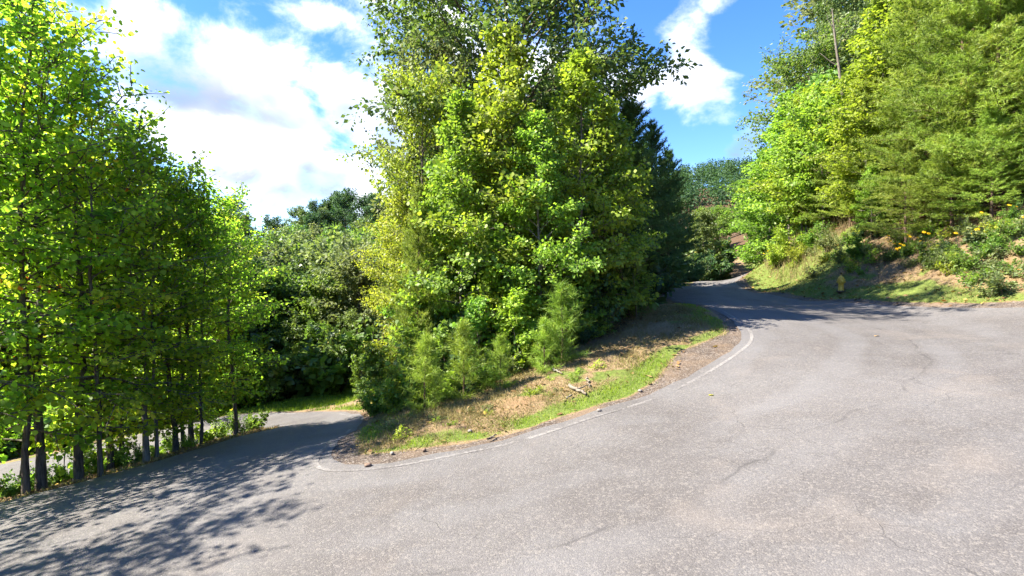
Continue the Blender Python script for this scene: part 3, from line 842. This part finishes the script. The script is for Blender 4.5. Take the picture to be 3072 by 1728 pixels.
# ------------------------------------------------------------------ the wooded island
G_POP = 'bright poplars on the island'
plant_px('oak_tree', OAK[0], 510, 23.5, -75, 'bark', 'l_oak', 'tallest dark-leaved oak towering over the bright island trees', rz=.6, wide=1.0)
for i, (px, d, top, rz, lab) in enumerate([
        (503, 17.6, 38, .3, 'tall lime-green poplar in the middle of the island, in front of the oak'),
        (583, 17.4, 58, 1.9, 'lime-green poplar right of the tallest one, beside the dark pines'),
        (462, 16.8, 98, 3.1, 'bright poplar between the yellowing maples and the tall poplar'),
        (540, 15.9, 118, 4.4, 'bright poplar at the front of the island clump'),
        (612, 18.2, 118, 5.2, 'green poplar at the shaded end of the clump, against the dark pines'),
        (440, 18.2, 165, 2.4, 'shorter poplar behind the grey-green pine on the island')]):
    plant_px('tulip_poplar', POP[i % 3], px, d, top, 'bark_pale', 'l_lime' if i in (0, 1) else 'l_poplar', lab, rz=rz, group=G_POP)
plant_px('maple_tree', MAPLE[0], 424, 19.5, 92, 'bark', 'l_yellow', 'tall yellowing maple at the lower end of the island', rz=1.0, wide=.72)
plant_px('maple_tree', MAPLE[1], 436, 21.5, 55, 'bark', 'l_olive', 'olive maple under the oak, behind the yellowing maple', rz=2.0, wide=.72)
plant_px('maple_tree', MAPLE[1], 408, 18.0, 205, 'bark', 'l_yellow', 'small yellow maple beside the tall yellowing one', rz=3.0, wide=.8)
plant_px('pine_tree', PINE[0], 418, 16.3, 185, 'bark_pine', 'n_pine', 'slender grey-green pine in front of the yellowing maples', rz=2.2, wide=.62)
plant_px('pine_tree', PINED[0], 628, 23, 105, 'bark_pine', 'n_dark', 'dark pine on the island beside the upper road, tallest of its group', rz=.2, wide=1.25)
plant_px('pine_tree', PINE[1], 652, 25.5, 122, 'bark_pine', 'n_dark', 'broad dark pine leaning out over the upper road', rz=2.2, wide=.95)
plant_px('pine_tree', PINE[0], 668, 30, 150, 'bark_pine', 'n_dark', 'dark pine at the far end of the island, where the upper road bends', rz=3.2, wide=.95)
plant_px('pine_tree', PINED[0], 604, 21.5, 128, 'bark_pine', 'n_dark', 'dark pine half hidden by the poplars', rz=4.1, wide=1.2)
for px, d, top in ((450, 26, 150), (490, 29, 120), (545, 28, 110), (585, 30, 130), (445, 27, 215), (640, 33, 175), (432, 25, 245)):
    plant_px('forest_tree', FOREST[px % 4], px, d, top, 'bark', 'l_green' if px % 2 else 'l_deep', 'green tree behind the island clump, seen through its gaps', group='trees behind the island clump')
# low growth along the island's front edge
ISAP = [(376, 417, 350, 'l_green'), (392, 424, 372, 'l_yellow'), (405, 412, 335, 'l_poplar'), (445, 398, 330, 'l_green'), (482, 392, 305, 'l_poplar'), (515, 384, 300, 'l_lime'),
                                         (532, 374, 310, 'l_lime'), (552, 366, 285, 'l_green'), (575, 356, 262, 'l_poplar'), (598, 345, 262, 'l_green'), (617, 330, 240, 'l_olive'),
                                         (632, 316, 235, 'l_deep'), (645, 303, 240, 'l_deep'), (560, 372, 325, 'l_poplar'), (470, 402, 360, 'l_green'), (425, 400, 310, 'l_poplar'), (362, 408, 358, 'l_green')]
for i, (px, py, top, leaf) in enumerate(ISAP):
    x, d = hit(px, py)
    plant_px('sapling', SAPL[i % 2], px, d + 1.3, top, 'bark', leaf, '%s broadleaf sapling at the island edge, %s from the island tip' % (TONE[leaf], ORD[sorted(q[0] for q in ISAP).index(px)]), group='saplings along the island edge')
for i, (px, py, top, lab) in enumerate([(424, 410, 334, 'feathery young pine nearest the tip of the island'), (464, 399, 322, 'tallest feathery young pine on the island, with a bare stem'),
                                        (500, 389, 336, 'squat feathery young pine on the island, uphill of the tallest'), (562, 363, 283, 'feathery young pine amid the saplings by the bare earth'), (545, 372, 318, 'small feathery young pine behind the fallen branches')]):
    x, d = hit(px, py)
    plant_px('pine_sapling', YPINE[i % 3], px, d, top, 'bark_pine', 'n_young', lab, cat='pine', group='young pines on the island', wide=1.25)
g = random.Random(4)
for i in range(34):
    lf = g.choice(['l_green', 'l_poplar', 'l_deep', 'l_olive', 'l_lime']); t = i / 33; px = 372 + 280 * t; py = np.interp(px, [372, 424, 500, 560, 600, 640, 652], [424, 412, 391, 366, 347, 312, 300]) + g.uniform(-5, 4)
    x, d = hit(px, py)
    plant('shrub', SHRUB[i % 3], x * (d + 1.0) / d, d + 1.0 + g.uniform(0, .9), g.uniform(.4, .85), 'bark', lf, 'low %s %s shrub at the feet of the island saplings' % (TONE[lf], ('small-leaved', 'dense small-leaved', 'large-leaved')[i % 3]), 'shrub', 'low shrubs along the island edge', parts=('stems', 'leaves'))
for i in range(44):
    lf = g.choice(['l_green', 'l_deep', 'l_oak']); x, y = g.uniform(-4.5, 6), g.uniform(16.5, 30)
    if poly_sd([x], [y], ROAD)[0] < 1.8: continue
    plant('undergrowth_shrub', SHRUB[i % 3], x, y, g.uniform(1.2, 2.2), 'bark', lf, 'shaded %s shrub deep inside the island wood' % TONE[lf], 'shrub', 'undergrowth inside the island wood', parts=('stems', 'leaves'))
for i in range(20):
    lf = g.choice(['l_poplar', 'l_olive', 'l_lime']); px = g.uniform(385, 600); py = np.interp(px, [372, 424, 500, 560, 600], [428, 418, 398, 376, 358]) + g.uniform(0, 16)
    x, d = hit(px, py)
    plant('weed', WEED[i % 2], x, d, g.uniform(.25, .55), 'bark', lf, 'small %s weed growing on the bare island earth' % TONE[lf], 'weed', 'weeds on the island earth', parts=('stems', 'leaves'))

# ------------------------------------------------------------------ the tree line on the left verge
G_V = 'trees lining the left verge'
verge = [(27, 12.1, -5, 1.0, 'l_verge'), (41, 12.4, 15, 1.5, 'l_vergey'), (20, 13.2, 5, .9, 'l_vergey'), (79, 13.0, 72, 1.6, 'l_verge'), (101, 12.9, 100, .8, 'l_autumn'), (110, 14.0, 112, .9, 'l_verge'),
         (121, 14.4, 124, .9, 'l_vergey'), (147, 14.0, 150, 1.25, 'l_verge'), (157, 14.4, 158, .9, 'l_vergey'), (176, 14.9, 172, .8, 'l_verge'), (184, 15.2, 178, 1.0, 'l_vergey'), (192, 15.6, 184, .8, 'l_verge'),
         (201, 15.5, 188, 1.1, 'l_verge'), (236, 16.6, 204, 1.1, 'l_verge')]
for i, (px, d, top, w, leaf) in enumerate(verge):
    lab = {0: 'triple-stemmed verge tree group, leftmost thin trunk', 3: 'thick-trunked verge tree leaning slightly uphill, green leaves', 4: 'verge tree with leaves turning orange and yellow',
           7: 'pale straight-trunked tree on the verge above the lower road', 13: 'last verge tree, where the strip between the roads tapers off'}.get(i, 'slim %s-leaved verge tree, %s in the row from its tapered far end' % (TONE[leaf], ORD[len(verge) - 1 - i]))
    plant_px('verge_tree', VERGE[i % 4], px, d, top, 'bark_pale' if i in (7, 8) else 'bark', leaf, lab, group=G_V, lean=(0, g.uniform(-.02, .05)), rz=i * 1.7)
for px, d, top in ((-60, 10.8, -60), (-135, 10.2, -80)):
    plant_px('verge_tree', VERGE[abs(px) % 4], px, d, top, 'bark', 'l_vergey' if d > 12 else 'l_verge', 'tall verge tree with backlit leaves at the near end of the row', group=G_V)
for x, y in ((-11.9, 6.4), (-13.2, 4.4), (-13.6, 1.4), (-14.6, -1.6)):
    plant('verge_tree', VERGE[int(abs(x * 10)) % 4], x, y, g.uniform(.9, 1.05), 'bark', 'l_verge', 'tall verge tree with backlit leaves at the near end of the row', group=G_V)
for i in range(18):
    px = -20 + 275 * i / 17; d = np.interp(px, [-20, 0, 79, 159, 238, 286], [11.3, 11.6, 12.7, 13.9, 16, 17.3]) + g.uniform(.3, 1.6)
    x = (px - 512) / FPX * d
    lf = g.choice(['l_green', 'l_poplar', 'l_lime'])
    plant('shrub', SHRUB[i % 3], x, d, g.uniform(.25, .6), 'bark', lf, 'low %s %s shrub under the verge trees' % (TONE[lf], ('small-leaved', 'dense small-leaved', 'large-leaved')[i % 3]), 'shrub', 'shrubs under the verge trees', parts=('stems', 'leaves'))
for i in range(30):
    px = -120 + 325 * g.random(); d = g.uniform(26, 36)
    lf = g.choice(['l_vergey', 'l_vergey', 'l_verge', 'l_verge', 'l_green'])
    top = np.interp(px, [-120, 0, 150, 260], [90, 150, 215, 255]) + g.uniform(-15, 30)
    plant_px('lower_wood_tree', MAPLE[i % 2] if i % 3 else VERGE[i % 4], px, d, top, 'bark', lf, 'sunlit %s tree in the wood below the lower road' % TONE[lf], group='trees below the lower road', wide=1.2)

for i in range(34):
    px = -60 + 330 * i / 33; d = np.interp(px, [-60, 60, 150, 220, 280], [21.5, 24, 25.5, 26.5, 27]) + g.uniform(.3, 2.5)
    x = (px - 512) / FPX * d
    if poly_sd([x], [d], ROAD)[0] < .8: continue
    lf = g.choice(['l_green', 'l_verge', 'l_vergey'])
    plant('roadside_bush', SHRUB[i % 3], x, d, g.uniform(1.3, 2.4), 'bark', lf, '%s %s bush on the far side of the lower road' % (TONE[lf], ('small-leaved', 'dense small-leaved', 'large-leaved')[i % 3]), 'shrub', 'bushes along the lower road', parts=('stems', 'leaves'))

# ------------------------------------------------------------------ wood beyond the lower bend and the hill opposite
for i in range(16):
    lf = g.choice(['l_oak', 'l_green', 'l_oak']); px = 262 + 125 * i / 15; d = g.uniform(28, 33); x = (px - 512) / FPX * d
    plant('bend_shrub', SHRUB[i % 3], x, d, g.uniform(1.8, 3.0), 'bark', lf, '%s leafy bush behind the grass of the lower bend' % TONE[lf], 'shrub', 'dark bushes beyond the lower bend', parts=('stems', 'leaves'))
for px, d, top, leaf in ((300, 34, 300, 'l_oak'), (325, 33, 290, 'l_green'), (345, 34, 268, 'l_olive'), (362, 33, 262, 'l_olive'), (310, 38, 275, 'l_oak'), (285, 36, 290, 'l_deep'), (335, 40, 252, 'l_olive'), (270, 34, 280, 'l_green'), (352, 31, 320, 'l_oak'), (318, 31, 330, 'l_green'), (292, 31, 330, 'l_oak')):
    plant_px('forest_tree', FOREST[px % 4], px, d, top, 'bark', leaf, '%s tree just beyond the lower bend, below the hill' % TONE[leaf], group='trees beyond the lower bend')
for i in range(58):
    px = g.uniform(225, 400); d = g.uniform(46, 100); x = (px - 512) / FPX * d
    lf = g.choice(['l_green', 'l_olive', 'l_poplar', 'l_green', 'l_oak'])
    plant('hill_tree', FOREST[i % 4], x, d, g.uniform(.75, 1.05), 'bark', lf, '%s tree on the slope of the hill across the valley' % TONE[lf], group='trees on the hill across the valley')
for i in range(150):
    px = -140 + 560 * g.random(); d = 42 + 115 * g.random() ** .8; x = (px - 512) / FPX * d
    far = d > 110
    lf = g.choice(['l_deep', 'l_oak', 'l_deep']) if far else g.choice(['l_green', 'l_olive', 'l_oak', 'l_deep', 'l_green', 'l_poplar'])
    plant('hill_tree', FOREST[i % 4], x, d, g.uniform(.75, 1.1) * (.9 if d < 60 else 1), 'bark', lf,
          ('%s tree along the skyline of the far hill' if far else '%s tree on the slope of the hill across the valley') % TONE[lf], group='skyline trees' if far else 'trees on the hill across the valley')

# ------------------------------------------------------------------ along the upper road and the right bank
for i in range(46):
    d = 34 + 50 * g.random(); px = g.uniform(560, 712 - max(0, 44 - d) * 2.5); x = (px - 512) / FPX * d
    if poly_sd([x], [d], ROAD)[0] < 2.0: continue
    lf = g.choice(['l_deep', 'l_green', 'l_oak', 'l_deep'])
    top = np.interp(px, [560, 640, 680, 712], [170, 190, 205, 215]) + g.uniform(-6, 40)
    plant_px('forest_tree', FOREST[i % 4], px, d, top, 'bark', lf, '%s tree crowding the far bend of the upper road' % TONE[lf], group='trees by the far bend')
for i in range(16):
    px = g.uniform(690, 765); d = g.uniform(60, 95)
    lf = g.choice(['l_green', 'l_oak', 'l_poplar', 'l_green'])
    plant_px('forest_tree', FOREST[i % 4], px, d, g.uniform(200, 220), 'bark', lf, '%s tree on the rise behind the far bend' % TONE[lf], group='trees on the rise behind the far bend')
_fe = LINE[LINE[:, 1] > 29.5]; _fn = offset(_fe, 1.0) - _fe
if (_fn[:, 1] - _fn[:, 0]).mean() < 0: _fn = -_fn
for i in range(40):
    k = int(g.random() * len(_fe)); q = _fe[k] + _fn[k] * g.uniform(1.5, 4.0); lf = g.choice(['l_deep', 'l_green', 'l_oak'])
    if poly_sd([q[0]], [q[1]], ROAD)[0] < 1.0: continue
    plant('roadside_bush', SHRUB[i % 3], q[0], q[1], g.uniform(1.3, 2.3), 'bark', lf, '%s %s bush hugging the outside of the far bend' % (TONE[lf], ('small-leaved', 'dense small-leaved', 'large-leaved')[i % 3]), 'shrub', 'bushes hugging the far bend', parts=('stems', 'leaves'))
for i in range(14):
    x, d = hit(668 + 5 * i + g.uniform(-3, 3), 281 - i * .6)
    d += 1.5
    plant('shrub', SHRUB[i % 3], x + g.uniform(-.5, .3), d + 1.5, g.uniform(1.4, 2.6), 'bark', g.choice(['l_deep', 'l_green']), 'dark shrub edging the far bend of the upper road', 'shrub', 'shrubs by the far bend', parts=('stems', 'leaves'))
right = [  # kind, proto, px, depth, top, leaf, wide, label
    ('forest_tree', FOREST[0], 768, 50, 172, 'l_green', 1, 'green tree at the corner where the upper road vanishes'),
    ('tulip_poplar', POP[1], 772, 43, 150, 'l_poplar', 1.3, 'bright poplar lowest on the right-hand slope, by the road'),
    ('tulip_poplar', POP[0], 790, 40, 98, 'l_poplar', 1.3, 'bright poplar second from the vanishing road'),
    ('maple_tree', MAPLE[0], 812, 44, 60, 'l_green', 1.0, 'mid-green maple with the ragged skyline on the right slope'),
    ('tulip_poplar', POP[2], 806, 37, 92, 'l_lime', 1.3, 'lime poplar on the right slope below the dead snag'),
    ('oak_tree', OAK[0], 842, 47, 30, 'l_oak', .62, 'open-crowned oak on the skyline beside the dead snag'),
    ('maple_tree', MAPLE[1], 856, 45, 34, 'l_olive', 1.0, 'olive maple on the skyline behind the dead snag'),
    ('pine_tree', PINE[0], 833, 33, 105, 'n_pine', 1.0, 'green pine between two bright poplars on the right slope'),
    ('tulip_poplar', POP[0], 884, 30, -5, 'l_lime', 1.25, 'tallest brilliant lime poplar standing between the pines'),
    ('tulip_poplar', POP[1], 868, 29, 75, 'l_lime', 1.2, 'brilliant lime poplar just below the tallest one'),
    ('tulip_poplar', POP[2], 872, 27.5, 165, 'l_poplar', 1.2, 'shorter bright poplar above the shaded litter on the bank'),
    ('maple_tree', MAPLE[0], 868, 52, -2, 'l_olive', 1.3, 'olive tree on the ridge behind the lime poplars'),
    ('pine_tree', PINE[1], 850, 31, 125, 'n_pine', 1.0, 'pine with drooping sprays beside the lime poplars'),
    ('pine_tree', PINE[0], 915, 27, -15, 'n_pine', 1.1, 'tall pine next to the tallest lime poplar'),
    ('pine_tree', PINE[1], 938, 25, 25, 'n_pine', 1.15, 'pine with wide sprays over the yellow flowers'),
    ('pine_tree', PINE[0], 965, 23.5, -50, 'n_pine', 1.15, 'big pine on the bank with dead lower twigs'),
    ('pine_tree', PINE[1], 1000, 22.5, -60, 'n_pine', 1.15, 'big pine on the bank over the bare red earth'),
    ('pine_tree', PINE[0], 1040, 22.5, -80, 'n_pine', 1.15, 'pine at the edge of the wood above the bare red earth'),
    ('pine_tree', PINE[1], 975, 28, -120, 'n_pine', 1.1, 'taller pine standing behind the bank pines'),
    ('pine_tree', PINE[1], 905, 24.5, 130, 'n_pine', 1.2, 'low pine whose sprays sweep down to the leaf litter'),
    ('pine_tree', PINE[0], 952, 22.8, 112, 'n_pine', 1.35, 'low broad pine above the leafy shrubs of the bank'),
    ('pine_tree', PINE[1], 992, 21.6, 105, 'n_pine', 1.35, 'low broad pine between the big bank pines'),
    ('pine_tree', PINE[0], 1034, 21.2, 90, 'n_pine', 1.35, 'low broad pine above the bare earth of the bank'),
    ('pine_tree', PINE[0], 1090, 21, -90, 'n_pine', 1.1, 'pine beyond the edge of the bank wood')]
for (k, p, px, d, top, leaf, w, lab) in right:
    plant_px(k, p, px, d, top, 'bark_pine' if k == 'pine_tree' else 'bark_pale' if k == 'tulip_poplar' else 'bark', leaf, lab, wide=w)
for i in range(70):
    px = g.uniform(775, 1130); d = g.uniform(33, 56)
    top = np.interp(px, [775, 800, 825, 860, 900, 960, 1130], [185, 130, 90, 62, 25, -60, -150]) + g.uniform(0, 55)
    x = (px - 512) / FPX * d
    if poly_sd([x], [d], ROAD)[0] < 3: continue
    lf = g.choice(['l_green', 'l_poplar', 'l_olive', 'l_oak'])
    plant_px('slope_tree', FOREST[i % 4] if i % 3 else POP[i % 3], px, d, top, 'bark', lf, '%s %s up the right-hand wooded slope, behind the front trees' % (TONE[lf], 'rounded tree' if i % 3 else 'slender poplar'), group='trees up the right-hand slope')
for i, (px, py, sc, leaf, pr) in enumerate([(775, 268, 1.5, 'l_lime', 0), (788, 258, 1.8, 'l_lime', 1), (800, 262, 1.2, 'l_yellow', 0), (770, 258, 1.6, 'l_yellow', 2), (812, 250, 1.5, 'l_poplar', 1), (828, 252, 1.2, 'l_olive', 0),
                                            (842, 262, 1.0, 'l_green', 1), (858, 258, 1.1, 'l_green', 2), (872, 256, .9, 'l_olive', 0), (888, 262, .8, 'l_green', 1), (905, 258, .9, 'l_green', 0), (930, 262, .8, 'l_green', 2),
                                            (944, 270, 1.0, 'l_green', 1), (958, 268, 1.0, 'l_green', 0), (948, 258, .9, 'l_deep', 1), (978, 250, 1.1, 'l_green', 2), (988, 256, 1.0, 'l_green', 0), (1000, 246, 1.1, 'l_green', 1),
                                            (1016, 240, .9, 'l_green', 0), (968, 236, .9, 'l_olive', 1), (925, 240, .9, 'l_olive', 0), (900, 240, .8, 'l_green', 1), (880, 238, .9, 'l_deep', 0), (1010, 222, .9, 'l_green', 1),
                                            (940, 228, .9, 'l_green', 2), (915, 230, .8, 'l_green', 0), (860, 240, .9, 'l_deep', 1), (845, 245, .9, 'l_deep', 0)]):
    x, d = hit(px, py)
    plant('bank_shrub', SHRUB[pr], x, d, sc * (.8 if px < 830 else .62), 'bark', leaf if px < 830 or i % 3 else 'l_olive', 'sunlit yellow-green shrub where the bank meets the far road' if px < 815 else '%s %s shrub on the bank around the yellow flowers' % (TONE[leaf if px < 830 or i % 3 else 'l_olive'], ('small-leaved', 'dense small-leaved', 'large-leaved')[pr]), 'shrub',
          'shrubs at the far end of the bank' if px < 815 else 'shrubs on the right-hand bank', parts=('stems', 'leaves'))
x, d = hit(1015, 297)
plant('sprawling_shrub', SHRUB[1], x, d + .5, .62, 'bark', 'l_olive', 'low sprawling olive shrub on the bare red earth by the road', 'shrub', wide=1.6, parts=('stems', 'leaves'))
for i in range(110):
    px = g.uniform(760, 1030); py = np.interp(px, [760, 800, 850, 940, 1030], [272, 278, 278, 282, 285]) - g.uniform(0, 62)
    x, d = hit(px, py)
    lf = g.choice(['l_poplar', 'l_olive', 'l_green', 'l_yellow'])
    plant('weed', WEED[i % 2], x, d, g.uniform(.6, 1.3), 'bark', lf, 'small %s %s weed on the right-hand bank' % (TONE[lf], ('bushy', 'sparse')[i % 2]), 'weed', 'weeds on the right-hand bank', parts=('stems', 'leaves'))
blades('tall_grass', 'tall pale seeding grass at the far end of the bank', 'grass', 26000, (11, 24, 25, 42), lambda x, y: _sm(np.exp(-(((x - 17) / 3.2) ** 2 + ((y - 34) / 5) ** 2)), .3, .8) * (zq(x, y)[0] > 1.8), 12, .55, M['straw'], .3, .5)


# dead snag on the skyline
def snag():
    g_ = np.random.RandomState(3); rings = []
    s = np.linspace(0, 1, 12)
    p = np.column_stack([.35 * np.sin(s * 5) * s, .2 * np.cos(s * 4) * s, s * 15 - .2]); rings.append(tube(p, .17 * (1 - s) ** .7 + .03, 7, g_, .08))
    for f, az, l, e in ((.72, 2.8, 1.6, .7), (.8, 0.3, 1.0, .9), (.62, 4.2, 1.1, .5), (.9, 3.3, .9, 1.0), (.5, 1.2, .8, .3)):
        q = np.array([np.interp(f, s, p[:, c]) for c in range(3)]); t = np.linspace(0, 1, 6)[:, None]
        d_ = np.array([math.cos(az) * math.cos(e), math.sin(az) * math.cos(e), math.sin(e)])
        rings.append(tube(q + d_ * l * t + np.array([0, 0, .25]) * t ** 2 + g_.randn(6, 3) * .05 * t, np.linspace(.05, .015, 6), 5))
    return grid_mesh('snag', rings, M['dead'])


SNAG_Y = 34.5; x = (848 - 512) / FPX * SNAG_Y
o = bpy.data.objects.new('dead_tree', snag()); COL.objects.link(o); o.location = (x, SNAG_Y, H1(x, SNAG_Y)); sc_ = (EYE + (288 - 6) / FPX * SNAG_Y - H1(x, SNAG_Y)) / 15; o.scale = (sc_, sc_, sc_); o.rotation_euler = (0, -.06, 0)
tag(o, 'bare grey dead tree standing above the right-hand slope', 'dead tree')


# ------------------------------------------------------------------ distant wooded ridge
def ridge():
    g_ = np.random.RandomState(9); n = 900
    x = 40 + 200 * g_.rand(n); y = 230 + 150 * g_.rand(n); z = height(x, y)
    k = 130; P = np.repeat(np.column_stack([x, y, z + 8]), k, 0); o_ = unit(g_.randn(n * k, 3)) * (g_.rand(n * k, 1) ** .4) * np.array([4.2, 4.2, 6])
    tint = np.clip(.5 * g_.rand(n * k) + .5 * np.repeat(g_.rand(n), k), 0, 1)
    me = place_leaves('ridge_forest', P + o_, unit(g_.randn(n * k, 3)), unit(o_ + np.array([0, 0, 2.0])), 1.0 * (.6 + .7 * g_.rand(n * k)), LEAF_DIA, tint, M['l_deep'])
    ob = bpy.data.objects.new('ridge_forest', me); COL.objects.link(ob); tag(ob, 'dark wooded ridge far off above the vanishing road', 'forest', kind='stuff')


ridge()


# ------------------------------------------------------------------ fire hydrant
def lathe(name, prof, n=24, mat=None):
    R = np.array([[(r * math.cos(a), r * math.sin(a), z) for a in np.linspace(0, 2 * math.pi, n, endpoint=False)] for r, z in prof])
    return grid_mesh(name, [R], mat)


def hydrant(px, py):
    x, d = hit(px, py)
    e = bpy.data.objects.new('fire_hydrant', None); COL.objects.link(e); e.location = (x, d, H1(x, d) - .02); e.rotation_euler = (0, 0, math.atan2(-d, -x) + math.pi / 2 + .35)
    tag(e, 'weathered yellow fire hydrant on the grass beside the road', 'fire hydrant')
    link('base_flange', lathe('base_flange', [(.0, 0), (.12, 0), (.12, .06), (.185, .07), (.19, .075), (.19, .115), (.185, .12), (.10, .125), (.0, .125)], mat=M['hydrant_dark']), None, e)
    link('barrel', lathe('barrel', [(.115, .12), (.115, .14), (.108, .16), (.105, .40), (.125, .44), (.135, .47), (.135, .54), (.12, .57), (.10, .585), (.0, .585)], mat=M['hydrant']), None, e)
    link('top_flange', lathe('top_flange', [(.0, .572), (.15, .572), (.155, .58), (.155, .605), (.15, .61), (.0, .622)], mat=M['hydrant']), None, e)
    bn = link('bonnet', lathe('bonnet', [(.125, .60), (.125, .64), (.118, .675), (.095, .71), (.06, .735), (.0, .742)], mat=M['hydrant']), None, e)
    link('operating_nut', lathe('operating_nut', [(.038, .73), (.036, .775), (.028, .79), (.0, .79)], 5, M['hydrant']), None, bn)
    for ang, r, l in ((0, .048, .165), (math.pi, .048, .165), (-math.pi / 2, .072, .19)):
        m = lathe('nozzle', [(r * .85, .06), (r * .85, l - .06), (r * 1.18, l - .058), (r * 1.2, l - .012), (r * 1.1, l), (r * .3, l + .002), (r * .3, l + .03), (0, l + .03)], 14, M['hydrant'])
        o_ = link('nozzle_cap', m, None, e); o_.location = (0, 0, .50); o_.rotation_euler = (0, math.pi / 2, ang)
    for i in range(8):
        a = i * math.pi / 4
        b = link('bolt', lathe('bolt', [(.016, .115), (.016, .145), (0, .145)], 6, M['hydrant_dark']), None, e); b.location = (.155 * math.cos(a), .155 * math.sin(a), 0)


hydrant(841, 293.3)


# ------------------------------------------------------------------ yellow wildflowers
def flower_mesh():
    n = 10; V = []; a = np.arange(n) * 2 * math.pi / n
    P = np.column_stack([np.cos(a) * .25, np.sin(a) * .25, np.zeros(n)]); Y = np.column_stack([np.cos(a), np.sin(a), np.full(n, -.15)])
    return place_leaves('petals', P, Y, np.tile([0, 0, 1.0], (n, 1)), np.full(n, 1.0), LEAF_OVAL, np.random.RandomState(1).rand(n), M['petal'])


FL = flower_mesh(); FC = lathe('centre', [(.30, -.05), (.30, .1), (.2, .24), (0, .3)], 10, M['seed'])
STEM = grid_mesh('stem', [tube(np.column_stack([np.sin(np.linspace(0, 1.2, 6)) * .06, np.zeros(6), np.linspace(-.05, .62, 6)]), np.linspace(.007, .004, 6), 5)], None)
fl = random.Random(8)
for (px, py, n) in ((893, 250, 4), (900, 259, 5), (897, 256, 3), (913, 248, 3), (923, 247, 2), (932, 246, 2), (950, 243, 1), (970, 244, 2), (975, 247, 2), (1012, 219, 2), (1020, 234, 1), (985, 222, 1), (762, 252, 3), (765, 258, 3), (958, 250, 1)):
    for j in range(n):
        x, d = hit(px + fl.uniform(-3.5, 3.5), py + 6 + fl.uniform(-2, 2))
        s = fl.uniform(.9, 1.4)
        e = bpy.data.objects.new('wildflower', None); COL.objects.link(e); e.location = (x, d, H1(x, d)); e.rotation_euler = (fl.uniform(-.15, .15), fl.uniform(-.25, .1), fl.uniform(0, 6.28)); e.scale = (s, s, s)
        tag(e, 'yellow daisy-like wildflower on the wooded bank' if px > 800 else 'yellow wildflower where the bank meets the far road', 'flower', 'yellow wildflowers on the bank' if px > 800 else 'yellow flowers at the far end of the bank')
        link('stem', STEM, M['l_green'], e)
        hd = link('flower_head', FL, None, e); hd.location = (.056, 0, .62); hd.scale = (.048,) * 3; hd.rotation_euler = (.7, 0, -e.rotation_euler[2] + fl.uniform(-.5, .5))
        link('flower_centre', FC, None, hd)


# ------------------------------------------------------------------ fallen branches, stones, leaves on the road
def fallen(px0, py0, px1, py1, r, label, seed, fork=False):
    a = hit(px0, py0); b = hit(px1, py1); g_ = np.random.RandomState(seed); s = np.linspace(0, 1, 9)
    x_ = a[0] + (b[0] - a[0]) * s + g_.randn(9) * .02; y_ = a[1] + (b[1] - a[1]) * s + g_.randn(9) * .02
    p = np.column_stack([x_, y_, height(x_, y_) + r * .9 + .03 + np.abs(g_.randn(9)) * .01]); c = p[0].copy()
    rings = [tube(p - c, r * (1 - .45 * s), 7, g_, .06)]
    if fork:
        t = np.linspace(0, 1, 5)[:, None]; q = p[4] - c
        rings.append(tube(q + np.array([.25, .18, .06]) * t + g_.randn(5, 3) * .01, np.linspace(r * .5, r * .2, 5), 5))
    o_ = bpy.data.objects.new('fallen_branch', grid_mesh('fallen_branch', rings, M['dead'])); COL.objects.link(o_); o_.location = c
    tag(o_, label, 'branch')


fallen(568, 389.5, 586, 397.5, .042, 'thick pale broken branch lying on the island grass', 1, True)
fallen(587, 381, 590.5, 391, .022, 'thin crooked dead stick on the straw above the thick branch', 2)
fallen(552, 372.5, 562, 376.5, .03, 'dead branch at the feet of the island saplings', 3, True)
fallen(572, 397, 566, 402, .02, 'short dead twig just below the thick branch', 4)
fallen(487, 443, 496, 438.5, .02, 'dark twig on the gravel shoulder beside the edge line', 5)


def stone_mesh(seed, mat):
    g_ = np.random.RandomState(seed); th = np.linspace(0, 2 * math.pi, 9, endpoint=False)
    R = np.array([[(r * math.cos(a) * (1 + .18 * g_.randn()), r * math.sin(a) * .8 * (1 + .18 * g_.randn()), z * (1 + .1 * g_.randn())) for a in th] for r, z in ((.6, -.3), (1, 0), (.85, .4), (.45, .62), (.02, .68))])
    return grid_mesh('stone', [R], mat)


for i, (px, py, s, mt, lab) in enumerate([(599, 412, .055, 'stone', 'pale stone at the edge of the gravel below the grass'), (470, 433.5, .05, 'stone', 'pale stone in the island grass strip'), (392, 455, .045, 'stone', 'pale stone in the grass near the island tip'),
                                          (368, 467.5, .06, 'dark_stone', 'brown stone on the gravel near the island tip'), (424, 452, .045, 'dark_stone', 'small brown stone on the gravel shoulder'), (640, 392, .05, 'stone', 'small pale stone on the broad gravel shoulder')]):
    x, d = hit(px, py)
    o = bpy.data.objects.new('stone', stone_mesh(i, M[mt])); COL.objects.link(o); o.location = (x, d, H1(x, d) + .02); o.scale = (s, s, s); o.rotation_euler = (0, 0, i)
    tag(o, lab, 'stone')
for i, (px, py, mt, lab) in enumerate([(875, 337, 'l_autumn', 'single orange-brown leaf lying on the sunlit road'), (709, 397, 'l_yellow', 'single yellow leaf lying on the road near the edge line')]):
    x, d = hit(px, py); g_ = np.random.RandomState(i)
    me = place_leaves('fallen_leaf', np.zeros((1, 3)), np.array([[1, .3, .1]]), np.array([[.1, .2, 1.0]]), np.array([.11]), LEAF_TULIP, np.array([.95 if i == 0 else .97]), M['litter' if i == 0 else mt])
    o = bpy.data.objects.new('fallen_leaf', me); COL.objects.link(o); o.location = (x, d, H1(x, d) + .02); tag(o, lab, 'leaf')
